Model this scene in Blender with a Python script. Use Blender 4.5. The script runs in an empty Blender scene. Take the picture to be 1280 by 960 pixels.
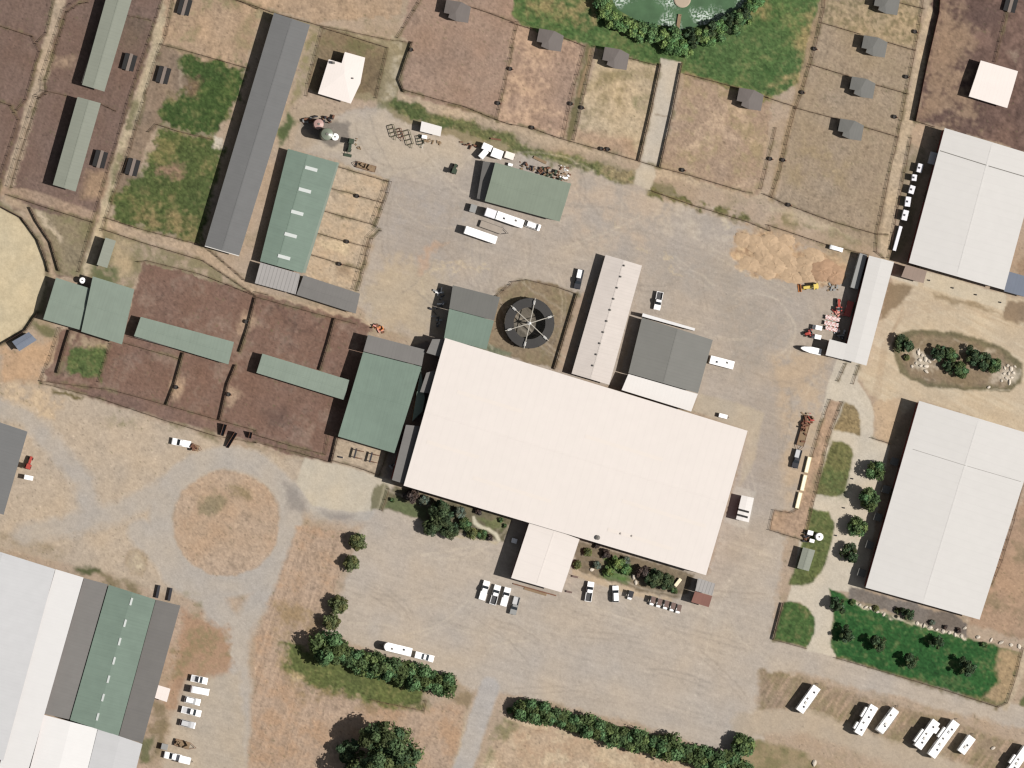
import bpy, bmesh, math, random
import numpy as np
from mathutils import Vector, Matrix
SC = bpy.context.scene
COL = SC.collection
R = random.Random(7)
S = 0.235                       # metres per photo pixel on the ground
HC = 2000.0
CAM = Vector((-0.12*HC, 0.0, HC))
DIST = CAM.length
F_ = (-CAM).normalized()
U_ = Vector((0, 1, 0))
R_ = F_.cross(U_).normalized()
K = 1.62                        # how much brighter sunlit ground shows than its base colour

def P(px, py, z=0.0):
    d = F_*DIST + R_*((px-640)*S) + U_*((480-py)*S)
    t = (z-CAM.z)/d.z
    return CAM + d*t

def t(c, r, *pts):              # zoomed tile coordinates to photo pixels
    return [(320*c+x/4, 240*r+y/4) for x, y in pts]

def lin(v):
    v /= 255.0
    return v/12.92 if v <= .04045 else ((v+.055)/1.055)**2.4

def col(r, g, b):
    v = [min(.88, lin(c)/K) for c in (r, g, b)]; L = .25*v[0]+.6*v[1]+.15*v[2]
    return tuple(max(.004, L+(c-L)*1.0) for c in v)

# ---------------------------------------------------------------- camera, world, sun
cam = bpy.data.cameras.new('Camera'); camo = bpy.data.objects.new('Camera', cam); COL.objects.link(camo)
M3 = Matrix((R_, U_, -F_)).transposed()
camo.matrix_world = Matrix.Translation(CAM) @ M3.to_4x4()
cam.sensor_fit = 'HORIZONTAL'; cam.sensor_width = 36
cam.lens = 36*DIST/(1280*S)
cam.clip_start = 100; cam.clip_end = 40000
SC.camera = camo
AZ, EL = math.radians(101), math.radians(46)
w = bpy.data.worlds.new('World'); SC.world = w; w.use_nodes = True
nt = w.node_tree; nt.nodes.clear()
sky = nt.nodes.new('ShaderNodeTexSky'); sky.sky_type = 'NISHITA'; sky.sun_disc = False
sky.sun_elevation = EL; sky.sun_rotation = AZ
bg = nt.nodes.new('ShaderNodeBackground'); bg.inputs['Strength'].default_value = .05
wo = nt.nodes.new('ShaderNodeOutputWorld')
hs = nt.nodes.new('ShaderNodeHueSaturation'); hs.inputs['Saturation'].default_value = .35
nt.links.new(sky.outputs[0], hs.inputs['Color']); nt.links.new(hs.outputs[0], bg.inputs[0]); nt.links.new(bg.outputs[0], wo.inputs[0])
sl = bpy.data.lights.new('Sun', 'SUN'); sl.energy = 5.0; sl.angle = math.radians(.5); sl.color = (1, .962, .925)
so = bpy.data.objects.new('Sun', sl); COL.objects.link(so)
so.rotation_euler = (math.pi/2-EL, 0, math.atan2(math.sin(AZ), -math.cos(AZ)))
so.location = (0, 0, 300)
vs = SC.view_settings; SC.display_settings.display_device = 'sRGB'
vs.view_transform = 'Standard'; vs.look = 'None'; vs.gamma = 1; vs.use_curve_mapping = False
vs.exposure = .36
SC.cycles.max_bounces = 6; SC.cycles.diffuse_bounces = 1
SC.cycles.filter_width = 1.35

# ---------------------------------------------------------------- materials
MATS = {}
def mat(name, c, rough=.8, metal=0, spec=.3, mottle=.12, scale=.6, streak=0, ang=0, seam=0, seam_d=.12, emit=None):
    """plain procedural surface: base colour with two sizes of wear, optional streaks and seams along a direction"""
    if name in MATS: return MATS[name]
    m = bpy.data.materials.new(name); m.use_nodes = True; MATS[name] = m
    n = m.node_tree; b = n.nodes['Principled BSDF']; L = n.links.new
    b.inputs['Roughness'].default_value = rough; b.inputs['Metallic'].default_value = metal
    b.inputs['Specular IOR Level'].default_value = spec
    geo = n.nodes.new('ShaderNodeNewGeometry')
    def noise(sc, det, vec=None):
        x = n.nodes.new('ShaderNodeTexNoise'); x.inputs['Scale'].default_value = sc; x.inputs['Detail'].default_value = det
        L(vec or geo.outputs['Position'], x.inputs['Vector']); return x.outputs['Fac']
    def math_(op, a, bb):
        x = n.nodes.new('ShaderNodeMath'); x.operation = op
        for i, v in enumerate((a, bb)):
            if isinstance(v, (int, float)): x.inputs[i].default_value = v
            else: L(v, x.inputs[i])
        return x.outputs[0]
    f = math_('ADD', math_('MULTIPLY', math_('SUBTRACT', noise(scale, 6), .5), mottle*2.2), 1.0)
    f2 = math_('ADD', math_('MULTIPLY', math_('SUBTRACT', noise(scale*.12, 3), .5), mottle*1.6), 1.0)
    f = math_('MULTIPLY', f, f2)
    if streak or seam:
        mp = n.nodes.new('ShaderNodeMapping'); mp.inputs['Rotation'].default_value = (0, 0, ang)
        L(geo.outputs['Position'], mp.inputs['Vector'])
        if streak:
            mq = n.nodes.new('ShaderNodeMapping'); mq.inputs['Scale'].default_value = (2.2, .06, .06)
            L(mp.outputs[0], mq.inputs['Vector'])
            f = math_('MULTIPLY', f, math_('ADD', math_('MULTIPLY', math_('SUBTRACT', noise(1, 4, mq.outputs[0]), .5), streak*2), 1.0))
        if seam:
            sp = n.nodes.new('ShaderNodeSeparateXYZ'); L(mp.outputs[0], sp.inputs[0])
            fr = math_('FRACT', math_('DIVIDE', sp.outputs[0], seam), 0)
            lt = math_('LESS_THAN', fr, .14)
            f = math_('MULTIPLY', f, math_('SUBTRACT', 1.0, math_('MULTIPLY', lt, seam_d)))
    mx = n.nodes.new('ShaderNodeVectorMath'); mx.operation = 'SCALE'; mx.inputs[0].default_value = c
    L(f, mx.inputs['Scale']); L(mx.outputs[0], b.inputs['Base Color'])
    return m

def attr_mat(name, rough=.95, fine=.1, sc=3.0, bump=0, trans=0):
    """base colour carried per vertex, fine grain on top"""
    m = bpy.data.materials.new(name); m.use_nodes = True; n = m.node_tree; L = n.links.new
    b = n.nodes['Principled BSDF']; b.inputs['Roughness'].default_value = rough; b.inputs['Specular IOR Level'].default_value = .15
    at = n.nodes.new('ShaderNodeAttribute'); at.attribute_name = 'Col'
    geo = n.nodes.new('ShaderNodeNewGeometry')
    x = n.nodes.new('ShaderNodeTexNoise'); x.inputs['Scale'].default_value = sc; x.inputs['Detail'].default_value = 4
    L(geo.outputs['Position'], x.inputs['Vector'])
    mr = n.nodes.new('ShaderNodeMapRange'); mr.inputs[1].default_value = .2; mr.inputs[2].default_value = .8
    mr.inputs[3].default_value = 1-fine; mr.inputs[4].default_value = 1+fine; L(x.outputs[0], mr.inputs[0])
    mx = n.nodes.new('ShaderNodeVectorMath'); mx.operation = 'SCALE'
    L(at.outputs['Color'], mx.inputs[0]); L(mr.outputs[0], mx.inputs['Scale']); L(mx.outputs[0], b.inputs['Base Color'])
    if bump:
        bp = n.nodes.new('ShaderNodeBump'); bp.inputs['Strength'].default_value = bump; bp.inputs['Distance'].default_value = .1
        y = n.nodes.new('ShaderNodeTexNoise'); y.inputs['Scale'].default_value = .9; y.inputs['Detail'].default_value = 6
        L(geo.outputs['Position'], y.inputs['Vector']); L(y.outputs[0], bp.inputs['Height']); L(bp.outputs[0], b.inputs['Normal'])
    if trans:
        tr = n.nodes.new('ShaderNodeBsdfTranslucent'); L(mx.outputs[0], tr.inputs[0])
        ms = n.nodes.new('ShaderNodeMixShader'); ms.inputs[0].default_value = trans
        L(b.outputs[0], ms.inputs[1]); L(tr.outputs[0], ms.inputs[2]); L(ms.outputs[0], n.nodes['Material Output'].inputs[0])
    return m

# ---------------------------------------------------------------- object helpers
def tag(o, label=None, cat=None, group=None, kind=None):
    if label: o['label'] = label
    if cat: o['category'] = cat
    if group: o['group'] = group
    if kind: o['kind'] = kind
    return o

def thing(name, loc, label, cat, group=None, rz=0):
    o = bpy.data.objects.new(name, None); COL.objects.link(o); o.empty_display_size = .5
    o.location = loc; o.rotation_euler = (0, 0, rz)
    return tag(o, label, cat, group)

def dup(o, parent=None):
    kids = list(o.children)
    c = o.copy(); COL.objects.link(c)
    if parent is not None: c.parent = parent
    for k in kids: dup(k, c)
    return c

class MB:
    def __init__(self): self.v = []; self.f = []
    def add(self, vs, fs):
        o = len(self.v); self.v += [tuple(x) for x in vs]; self.f += [tuple(i+o for i in q) for q in fs]; return self
    def box(self, x, y, z, sx, sy, sz, rz=0, taper=1.0, ry=0):
        """centre x,y, bottom z"""
        vs = []
        for k, tp in ((0, 1.0), (1, taper)):
            for a, b in ((-1, -1), (1, -1), (1, 1), (-1, 1)):
                vs.append((a*sx/2*tp, b*sy/2*tp, k*sz))
        c, s = math.cos(rz), math.sin(rz)
        cy, sy_ = math.cos(ry), math.sin(ry)
        out = []
        for p in vs:
            px, pz = p[0]*cy+p[2]*sy_, -p[0]*sy_+p[2]*cy
            out.append((x+px*c-p[1]*s, y+px*s+p[1]*c, z+pz))
        return self.add(out, [(3, 2, 1, 0), (4, 5, 6, 7), (0, 1, 5, 4), (1, 2, 6, 5), (2, 3, 7, 6), (3, 0, 4, 7)])
    def prism(self, poly, z0, z1):
        """poly: ccw xy"""
        n = len(poly)
        a = sum(poly[i][0]*poly[(i+1) % n][1]-poly[(i+1) % n][0]*poly[i][1] for i in range(n))
        if a < 0: poly = poly[::-1]
        vs = [(p[0], p[1], z0) for p in poly]+[(p[0], p[1], z1) for p in poly]
        return self.add(vs, [tuple(range(n-1, -1, -1)), tuple(range(n, 2*n))]+[(i, (i+1) % n, n+(i+1) % n, n+i) for i in range(n)])
    def side(self, prof, y0, y1, inset=0.0, zin=None):
        """profile in x,z extruded along y; points above zin drawn in by inset (tumblehome)"""
        n = len(prof)
        def yy(y, z, s): return y - s*(inset if zin is not None and z > zin else 0)
        vs = [(p[0], yy(y0, p[1], -1), p[1]) for p in prof]+[(p[0], yy(y1, p[1], 1), p[1]) for p in prof]
        a = sum(prof[i][0]*prof[(i+1) % n][1]-prof[(i+1) % n][0]*prof[i][1] for i in range(n))
        f = [tuple(range(n)), tuple(range(2*n-1, n-1, -1))]+[(i, n+i, n+(i+1) % n, (i+1) % n) for i in range(n)]
        if a < 0: f = [q[::-1] for q in f]
        return self.add(vs, f)
    def tube(self, a, b, r, n=8, r2=None):
        a, b = Vector(a), Vector(b); d = (b-a).normalized()
        e = d.orthogonal().normalized(); g = d.cross(e)
        r2 = r if r2 is None else r2
        vs = [a+(e*math.cos(6.2832*i/n)+g*math.sin(6.2832*i/n))*r for i in range(n)]
        vs += [b+(e*math.cos(6.2832*i/n)+g*math.sin(6.2832*i/n))*r2 for i in range(n)]
        return self.add(vs, [(i, (i+1) % n, n+(i+1) % n, n+i) for i in range(n)]+[tuple(range(n-1, -1, -1)), tuple(range(n, 2*n))])
    def lathe(self, x, y, prof, n=20):
        """prof [(r,z)...] bottom to top"""
        o = len(self.v); m = len(prof)
        vs = []
        for r, z in prof:
            for i in range(n): vs.append((x+max(r, .001)*math.cos(6.2832*i/n), y+max(r, .001)*math.sin(6.2832*i/n), z))
        f = [(k*n+i, k*n+(i+1) % n, (k+1)*n+(i+1) % n, (k+1)*n+i) for k in range(m-1) for i in range(n)]
        f += [tuple(range(n-1, -1, -1)), tuple(range((m-1)*n, m*n))]
        return self.add(vs, f)
    def build(self, name, m, parent=None, loc=None, smooth=False, bevel=0):
        me = bpy.data.meshes.new(name); me.from_pydata(self.v, [], self.f); me.update()
        if bevel:
            bm = bmesh.new(); bm.from_mesh(me)
            bmesh.ops.bevel(bm, geom=list(bm.edges), offset=bevel, segments=2, affect='EDGES', clamp_overlap=True)
            bm.to_mesh(me); bm.free()
        if smooth: me.polygons.foreach_set('use_smooth', [True]*len(me.polygons))
        me.materials.append(m)
        o = bpy.data.objects.new(name, me); COL.objects.link(o)
        if parent is not None: o.parent = parent
        if loc is not None: o.location = loc
        return o
# ================================================================ GROUND
# one continuous sheet; each kind of surface is cut out of it as an object of its own
GX0, GX1, GY0, GY1, GST = -220, 1500, -170, 1130, 1.6
gx = np.arange(GX0, GX1+.1, GST); gy = np.arange(GY0, GY1+.1, GST)
GW, GH = len(gx), len(gy)
PX, PY = np.meshgrid(gx, gy)
rng = np.random.default_rng(11)
FX = np.fft.fftfreq(GW, d=GST)[None, :]; FY = np.fft.fftfreq(GH, d=GST)[:, None]
def gn(scale, ang=None, stretch=1.0):
    """band-limited noise, feature size in photo pixels, optionally drawn out along an angle"""
    a = np.fft.fft2(rng.standard_normal((GH, GW)))
    if ang is None: q = (FX**2+FY**2)*scale**2
    else:
        c, s = math.cos(ang), math.sin(ang)
        q = ((FX*c+FY*s)*scale*stretch)**2 + ((-FX*s+FY*c)*scale)**2
    x = np.real(np.fft.ifft2(a*np.exp(-q*4))); x -= x.mean(); return x/x.std()
N2, N4, N8, N16, N40, N90 = gn(1.0), gn(3), gn(7), gn(15), gn(38), gn(90)
FBM = (N4*.5+N8*.6+N16*.7+N40*.6)/1.2
FBM2 = (gn(3)*.5+gn(8)*.7+gn(22)*.8)/1.17
WX, WY = gn(9)*.6+gn(3)*.4, gn(9)*.6+gn(3)*.4
STR = gn(1.6, .27, 30)          # tyre-worn streaks along the site's main direction
STR2 = gn(1.4, -1.27, 25)       # and across it
C = np.zeros((GH, GW, 3)); LAB = np.zeros((GH, GW), dtype=np.int16)
LN = ['ground']
def lid(n):
    if n not in LN: LN.append(n)
    return LN.index(n)
def seg_d(X, Y, pts, closed):
    d = np.full(X.shape, 1e9)
    n = len(pts)
    for i in range(n if closed else n-1):
        ax, ay = pts[i]; bx, by = pts[(i+1) % n]
        vx, vy = bx-ax, by-ay; L2 = vx*vx+vy*vy+1e-9
        tt = np.clip(((X-ax)*vx+(Y-ay)*vy)/L2, 0, 1)
        d = np.minimum(d, (X-ax-tt*vx)**2+(Y-ay-tt*vy)**2)
    return np.sqrt(d)
def inside(X, Y, pts):
    r = np.zeros(X.shape, bool); n = len(pts)
    for i in range(n):
        ax, ay = pts[i]; bx, by = pts[(i+1) % n]
        if ay == by: continue
        c = (ay > Y) != (by > Y)
        r ^= c & (X < (bx-ax)*(Y-ay)/(by-ay)+ax)
    return r
def win(pts, m):
    xs = [p[0] for p in pts]; ys = [p[1] for p in pts]
    i0, i1 = np.searchsorted(gx, (min(xs)-m, max(xs)+m)); j0, j1 = np.searchsorted(gy, (min(ys)-m, max(ys)+m))
    return slice(max(j0, 0), max(j1, 0)), slice(max(i0, 0), max(i1, 0))
def _put(w_, mask, c, obj):
    cc = np.array(col(*c))
    C[w_] = C[w_]*(1-mask[..., None])+cc*mask[..., None]
    if obj:
        LAB[w_] = np.where(mask > .5, lid(obj), LAB[w_])
def paint(pts, c, obj=None, fe=2.5, warp=2.0, a=1.0, patch=None, nz=None):
    """patch: 0..1 share of the area that the colour covers, broken up by noise"""
    w_ = win(pts, 12+fe+warp*3)
    X, Y = PX[w_]+WX[w_]*warp, PY[w_]+WY[w_]*warp
    if X.size == 0: return
    d = seg_d(X, Y, pts, True); sd = np.where(inside(X, Y, pts), -d, d)
    m = np.clip(.5-sd/fe, 0, 1)*a
    if patch is not None:
        if obj is None: m = m*.72
        m = m*np.clip(((FBM if nz is None else nz)[w_]+ (patch-.5)*3.2)/1.9+.5, 0, 1)
    _put(w_, m, c, obj)
def line(pts, wd, c, obj=None, fe=2.0, warp=1.0, a=1.0, patch=None):
    w_ = win(pts, wd+8+fe+warp*3)
    X, Y = PX[w_]+WX[w_]*warp, PY[w_]+WY[w_]*warp
    if X.size == 0: return
    d = seg_d(X, Y, pts, False)-wd/2
    m = np.clip(.5-d/fe, 0, 1)*a
    if patch is not None: m = m*np.clip((FBM2[w_]+(patch-.5)*3.2)/.9+.5, 0, 1)
    _put(w_, m, c, obj)
def ell(cx, cy, rx, ry=None, n=36, rot=0):
    ry = ry or rx
    return [(cx+rx*math.cos(6.2832*i/n)*math.cos(rot)-ry*math.sin(6.2832*i/n)*math.sin(rot),
             cy+rx*math.cos(6.2832*i/n)*math.sin(rot)+ry*math.sin(6.2832*i/n)*math.cos(rot)) for i in range(n)]

TAN = (185, 162, 137); YARD = (187, 173, 156); NYARD = (181, 167, 151); BROWN = (129, 105, 92); PEN = (134, 104, 88)
CONC = (200, 187, 167); GRN = (84, 100, 58); OLV = (122, 117, 80); ROAD = (176, 167, 155); LANE = (178, 158, 134)
C[:] = np.array(col(*TAN))
DRYB = np.array(col(122, 106, 76))
BIG = [(-300, -300), (1600, -300), (1600, 1300), (-300, 1300)]
paint(BIG, (168, 146, 121), patch=.38, fe=1); paint(BIG, OLV, patch=.16, nz=FBM2, a=.35, fe=1)
# ---- north-west dry paddocks
paint([(-230, -180), (255, -180), (205, 0), (128, 240), (112, 345), (60, 345), (40, 265), (0, 258), (-230, 200)], BROWN, 'dirt_paddock', a=1)
paint([(-230, -180), (240, -180), (205, 0), (128, 240), (0, 258), (-230, 200)], (112, 90, 80), patch=.38)
paint(t(0, 0, (440, 860), (560, 850), (520, 1000), (400, 990)), (170, 140, 108), fe=12, a=.8)
paint(t(0, 0, (620, 80), (750, 100), (700, 230), (600, 260)), (118, 100, 82), fe=14, a=.7)
paint(t(0, 0, (270, 290), (370, 290), (370, 345), (270, 345)), (186, 160, 130), fe=10, a=.7, patch=.6)
line([(84, -60), (76, 0), (58, 62), (54, 90), (40, 128), (28, 175), (13, 222), (6, 262)], 14, LANE, 'dirt_lane', fe=4, warp=1.5)
line([(228, -60), (211, 0), (190, 80), (165, 152), (141, 232), (132, 260), (108, 340)], 12, (188, 170, 138), 'dirt_lane', fe=4)
line([(168, 130), (150, 200), (139, 240)], 11, OLV, fe=6, patch=.55, a=.8)
# ---- north paddocks right of that lane
paint([(222, -170), (520, -170), (500, 20), (388, 27), (335, 10), (300, 90), (203, 62)], (180, 152, 122), 'dirt_paddock')
paint([(240, -10), (300, -10), (300, 12), (250, 14)], OLV, patch=.5, fe=8); paint([(290, 40), (325, 5), (320, 60), (295, 85)], OLV, patch=.45, fe=8, a=.7)
paint([(222, 20), (245, 10), (245, 60), (210, 60)], OLV, patch=.3, fe=8)
paint(t(0, 0, (800, 225), (900, 260), (900, 480), (860, 560), (740, 700), (680, 960), (560, 960), (700, 560)), (146, 124, 102), 'dirt_paddock', fe=4)
paint(t(0, 0, (890, 300), (980, 265), (1230, 345), (1210, 480), (1070, 690), (800, 625), (775, 560), (880, 480), (950, 420)), (68, 88, 47), 'grass', fe=6, warp=4)
paint(t(0, 0, (890, 300), (980, 265), (1230, 345), (1210, 480), (1070, 690), (800, 625), (775, 560), (880, 480), (950, 420)), (84, 100, 56), patch=.25, fe=8, warp=4)
paint(ell(240, 108, 12, 10), (128, 106, 84), fe=10, warp=4, a=.9)
paint(ell(216, 118, 6, 8), (140, 122, 92), fe=6, warp=3, a=.6)
gB = t(0, 0, (800, 640), (1060, 700), (1120, 740), (1060, 960), (1000, 1230), (540, 1085), (570, 960), (720, 870), (780, 700))
paint(gB, (86, 98, 56), 'grass', fe=7, warp=4); paint(gB, (118, 112, 74), patch=.22, fe=8)
paint(ell(215, 214, 16, 9), (150, 122, 102), fe=10, warp=5, a=.9)
paint(t(0, 1, (640, 90), (900, 60), (1020, 40), (980, 240), (760, 190)), (146, 128, 92), fe=12, warp=4, patch=.6)
paint([(268, 170), (280, 172), (278, 186), (266, 184)], (208, 196, 176), fe=3, a=.9)
# ---- triangle by the sand ring, verge
paint([(36, 258), (115, 280), (104, 345), (72, 342), (56, 300)], (150, 134, 104), fe=4); paint([(50, 262), (115, 280), (104, 345), (78, 342)], OLV, patch=.42, fe=5)
paint(t(0, 1, (170, 85), (215, 95), (310, 225), (300, 260), (250, 200)), (198, 178, 148), fe=4, a=.9)
line([(10, 250), (35, 262), (55, 300), (66, 346)], 9, (178, 154, 126), 'dirt_lane', fe=4)
line([(0, 238), (40, 244), (118, 272)], 13, (168, 142, 118), 'dirt_lane', fe=3)
paint(ell(-33, 343, 96, 96), OLV, fe=5, patch=.75)
paint(ell(-33, 343, 89.5, 91), (206, 188, 150), 'sand_arena', fe=2, warp=1); paint(ell(-33, 343, 86, 86), (216, 198, 160), fe=20, patch=.45, a=.6)
# ---- the lane south of the grass paddocks
paint(t(0, 1, (520, 190), (720, 250), (1020, 345), (1280, 510), (1280, 560), (700, 400), (650, 500), (450, 430), (500, 300)), OLV, fe=5, patch=.75)
paint(t(0, 1, (570, 230), (680, 250), (650, 330), (660, 420), (600, 440), (560, 350)), (190, 168, 134), fe=8, patch=.6)
paint(t(0, 1, (460, 370), (600, 380), (580, 470), (470, 450)), (90, 104, 62), fe=8, patch=.7)
line(t(0, 1, (530, 150), (700, 205), (1020, 300), (1230, 460))+[(330, 372), (400, 390), (462, 404)], 11, (182, 158, 130), 'dirt_lane', fe=3)
# ---- brown pens
PENS = [(178, 326), (312, 365), (455, 402), (462, 410), (448, 490), (412, 580), (360, 566), (300, 548), (58, 478), (75, 412), (100, 412), (150, 428), (168, 370)]
paint(PENS, PEN, 'dirt_pen', fe=2); paint(PENS, (118, 90, 76), patch=.32, fe=3); paint(PENS, (146, 122, 106), patch=.2, nz=FBM2, fe=4)
line(t(1, 1, (0, 530), (120, 570), (180, 690), (260, 700), (330, 640)), 3, (94, 72, 64), fe=5, warp=3, a=.7)
paint(t(1, 2, (30, 140), (140, 130), (180, 200), (80, 230)), (96, 76, 68), fe=14, a=.6)
line([(70, 479), (250, 528), (412, 572)], 14, (132, 104, 90), fe=3)
for cx, cy, r in ((308, 404, 8), (222, 487, 9), (290, 494, 9), (316, 402, 7), (222, 478, 6)): paint(ell(cx, cy, r, r*1.4), (182, 154, 126), fe=9, warp=3, a=.8)
paint(t(0, 1, (345, 770), (540, 760), (500, 940), (300, 900)), (88, 104, 62), 'grass', fe=5, warp=3); paint(t(0, 1, (360, 690), (550, 750), (545, 780), (350, 770)), (176, 156, 126), fe=6, patch=.6)
paint(t(0, 1, (160, 640), (280, 680), (260, 730), (170, 690)), OLV, fe=6)
paint(t(0, 1, (0, 760), (60, 790), (180, 770), (270, 720), (260, 800), (200, 940), (0, 960)), (196, 160, 122), fe=10, warp=3)
# ---- west road plain and roundabout
paint([(-230, 480), (60, 480), (120, 500), (300, 560), (380, 575), (372, 610), (230, 600), (215, 640), (205, 690), (240, 740), (200, 740), (120, 715), (0, 684), (-230, 640)], (190, 171, 147), fe=6)
paint(t(0, 2, (0, 0), (240, 0), (330, 100), (250, 170), (60, 120), (0, 60)), (190, 162, 128), fe=10, warp=5, patch=.6); paint(t(0, 2, (0, 0), (240, 0), (330, 100), (250, 170), (60, 120), (0, 60)), (210, 186, 152), fe=8, patch=.35)
paint(t(0, 2, (260, 30), (410, 65), (400, 80), (265, 48)), (112, 100, 62), fe=3); paint(t(0, 2, (520, 130), (680, 170), (670, 220), (540, 200)), OLV, fe=10, patch=.5)
paint(t(0, 2, (820, 190), (1100, 230), (1090, 290), (960, 240), (840, 225)), (120, 112, 80), fe=6, patch=.6)
paint(t(0, 2, (0, 740), (120, 740), (260, 800), (500, 930), (300, 890), (0, 800)), (150, 134, 108), fe=8, patch=.5)
paint(t(0, 2, (380, 910), (500, 930), (520, 960), (380, 940)), (92, 96, 60), fe=5)
paint(t(0, 3, (480, -20), (700, 40), (700, 110), (520, 50)), (112, 104, 70), fe=8, patch=.55)
G1 = (184, 173, 159)
line([(-200, 470), (-40, 498), (30, 520), (70, 560), (105, 600), (112, 640)], 24, G1, 'gravel_road', fe=11, warp=2, a=.92)
line([(30, 668), (90, 655), (150, 640), (200, 615), (235, 590)], 26, G1, 'gravel_road', fe=11, warp=2, a=.92)
line(ell(283, 652, 82, 80)+[(365, 652)], 29, G1, 'gravel_road', fe=6, warp=1)
line([(175, 665), (200, 690), (222, 720), (262, 745), (290, 790), (298, 860), (292, 980), (288, 1150)], 32, G1, 'gravel_road', fe=7, warp=1)
line([(362, 655), (348, 715), (310, 770), (296, 810)], 26, G1, 'gravel_road', fe=10, warp=2)
line([(362, 615), (400, 635), (470, 645), (520, 650)], 26, (184, 174, 160), 'gravel_road', fe=12, warp=2)
paint([(355, 600), (372, 612), (385, 640), (360, 640)], (150, 141, 132), fe=8, a=.8); paint(t(1, 2, (330, 640), (480, 655), (480, 680), (400, 680)), (142, 132, 124), fe=7, a=.7)
RB = ell(283, 654, 66, 66); paint(RB, (186, 160, 133), 'roundabout_island', fe=3, warp=1); paint(RB, (172, 145, 119), patch=.25, fe=6)
paint(ell(267, 631, 20, 10, rot=-.3), (134, 124, 94), fe=9, warp=4, a=.75); paint(ell(300, 615, 18, 7, rot=.4), (132, 118, 84), fe=8, patch=.5)
for k in range(3): line(ell(283, 654, 62-7*k, 62-7*k), 1.6, (200, 176, 150), fe=2.5, warp=1.5, a=.25)
paint(ell(170, 704, 14, 18), (150, 128, 98), fe=5, patch=.6); paint(ell(170, 704, 9, 14), (206, 190, 160), fe=8, patch=.55)
# ---- south-west parking strip
paint([(230, 760), (285, 790), (292, 860), (270, 900), (205, 890), (225, 800)], (176, 142, 112), fe=9, warp=4); paint([(215, 740), (250, 745), (285, 795), (290, 850), (215, 850)], OLV, patch=.28, fe=8)
paint([(232, 850), (300, 840), (310, 980), (290, 1130), (190, 1130), (205, 945), (212, 905)], (188, 172, 150), 'gravel_parking', fe=8)
paint([(186, 870), (205, 880), (210, 905), (200, 940), (190, 958), (176, 950)], (120, 108, 74), fe=6, patch=.75); paint([(176, 925), (190, 920), (188, 955), (176, 955)], (96, 104, 60), fe=4, a=.8)
# ---- hay field
HF = [(372, 655), (440, 665), (425, 720), (404, 770), (398, 800), (396, 830), (500, 880), (585, 878), (566, 960), (540, 1130), (308, 1130), (312, 960), (320, 800), (345, 730)]
paint(HF, (184, 157, 131), 'dry_field', fe=6)
w_ = win(HF, 0); hfm = inside(PX[w_], PY[w_], HF)[..., None]*(1+.05*STR2[w_][..., None]*np.clip((460-PX[w_])/80, 0, 1)[..., None])
C[w_] = np.where(hfm != 0, C[w_]*np.where(hfm != 0, hfm, 1), C[w_])
paint(HF, (170, 138, 108), patch=.3, fe=6); paint([(340, 750), (400, 760), (400, 840), (380, 880), (345, 830)], (150, 128, 92), fe=10, patch=.6)
paint([(352, 800), (395, 815), (470, 838), (535, 862), (530, 886), (470, 880), (395, 860), (360, 840)], (98, 106, 62), 'grass', fe=9, warp=4); paint(ell(372, 846, 8, 6), (196, 172, 132), fe=5, a=.8)
paint([(380, 850), (470, 880), (470, 890), (385, 875)], (128, 112, 76), fe=10, patch=.5)
paint(t(1, 3, (980, 610), (1070, 560), (1090, 600), (1060, 660)), (150, 130, 100), fe=5)
# ---- main yards
SY = [(470, 596), (500, 612), (660, 650), (725, 675), (885, 718), (935, 540), (1040, 470), (985, 650), (965, 790), (1040, 815), (1290, 885), (1500, 940), (1500, 990), (1280, 912), (1000, 840), (950, 840), (945, 870), (960, 940), (920, 950), (800, 905), (640, 868), (590, 862), (575, 850), (490, 822), (430, 800), (408, 790), (428, 740), (450, 668), (470, 640)]
paint(SY, YARD, 'gravel_yard', fe=6)
NY = [(405, 145), (480, 130), (560, 160), (720, 200), (805, 230), (830, 250), (950, 290), (1085, 330), (1050, 470), (1000, 600), (985, 660), (930, 700), (890, 740), (934, 540), (870, 500), (700, 470), (556, 425), (548, 430), (470, 410), (446, 380), (486, 226), (420, 200), (365, 188), (375, 150)]
paint(NY, NYARD, 'gravel_yard', fe=6)
paint([(400, 150), (480, 140), (590, 185), (580, 210), (480, 222), (380, 180)], (192, 176, 154), fe=14, warp=4, a=.8)
paint([(490, 225), (600, 250), (590, 310), (560, 350), (480, 320)], (166, 156, 146), fe=25, warp=6, patch=.6)
paint([(450, 370), (480, 330), (540, 330), (560, 360), (545, 425), (470, 408)], (192, 172, 142), fe=22, warp=6, a=.85)
paint([(700, 215), (800, 235), (850, 270), (800, 330), (720, 290)], (196, 172, 146), fe=24, warp=8, patch=.5, a=.6); paint([(820, 260), (900, 270), (925, 290), (900, 310), (830, 290)], (198, 184, 164), fe=16, warp=8, patch=.6, a=.8)
paint([(810, 300), (900, 310), (900, 380), (820, 350)], (166, 156, 144), fe=20, patch=.55, warp=6)
paint([(900, 330), (990, 350), (1010, 400), (930, 480), (895, 400)], (162, 153, 142), fe=25, patch=.45, warp=6)
paint([(930, 500), (985, 470), (1000, 500), (960, 640), (935, 620)], (168, 156, 143), fe=16, patch=.6)
paint([(960, 440), (1040, 440), (1020, 560), (985, 650), (975, 520)], (192, 168, 138), fe=14, patch=.6)
paint(t(1, 1, (900, 250), (960, 250), (860, 330), (830, 420), (800, 410), (810, 320)), (196, 162, 132), fe=6, warp=3, a=.7)
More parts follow.
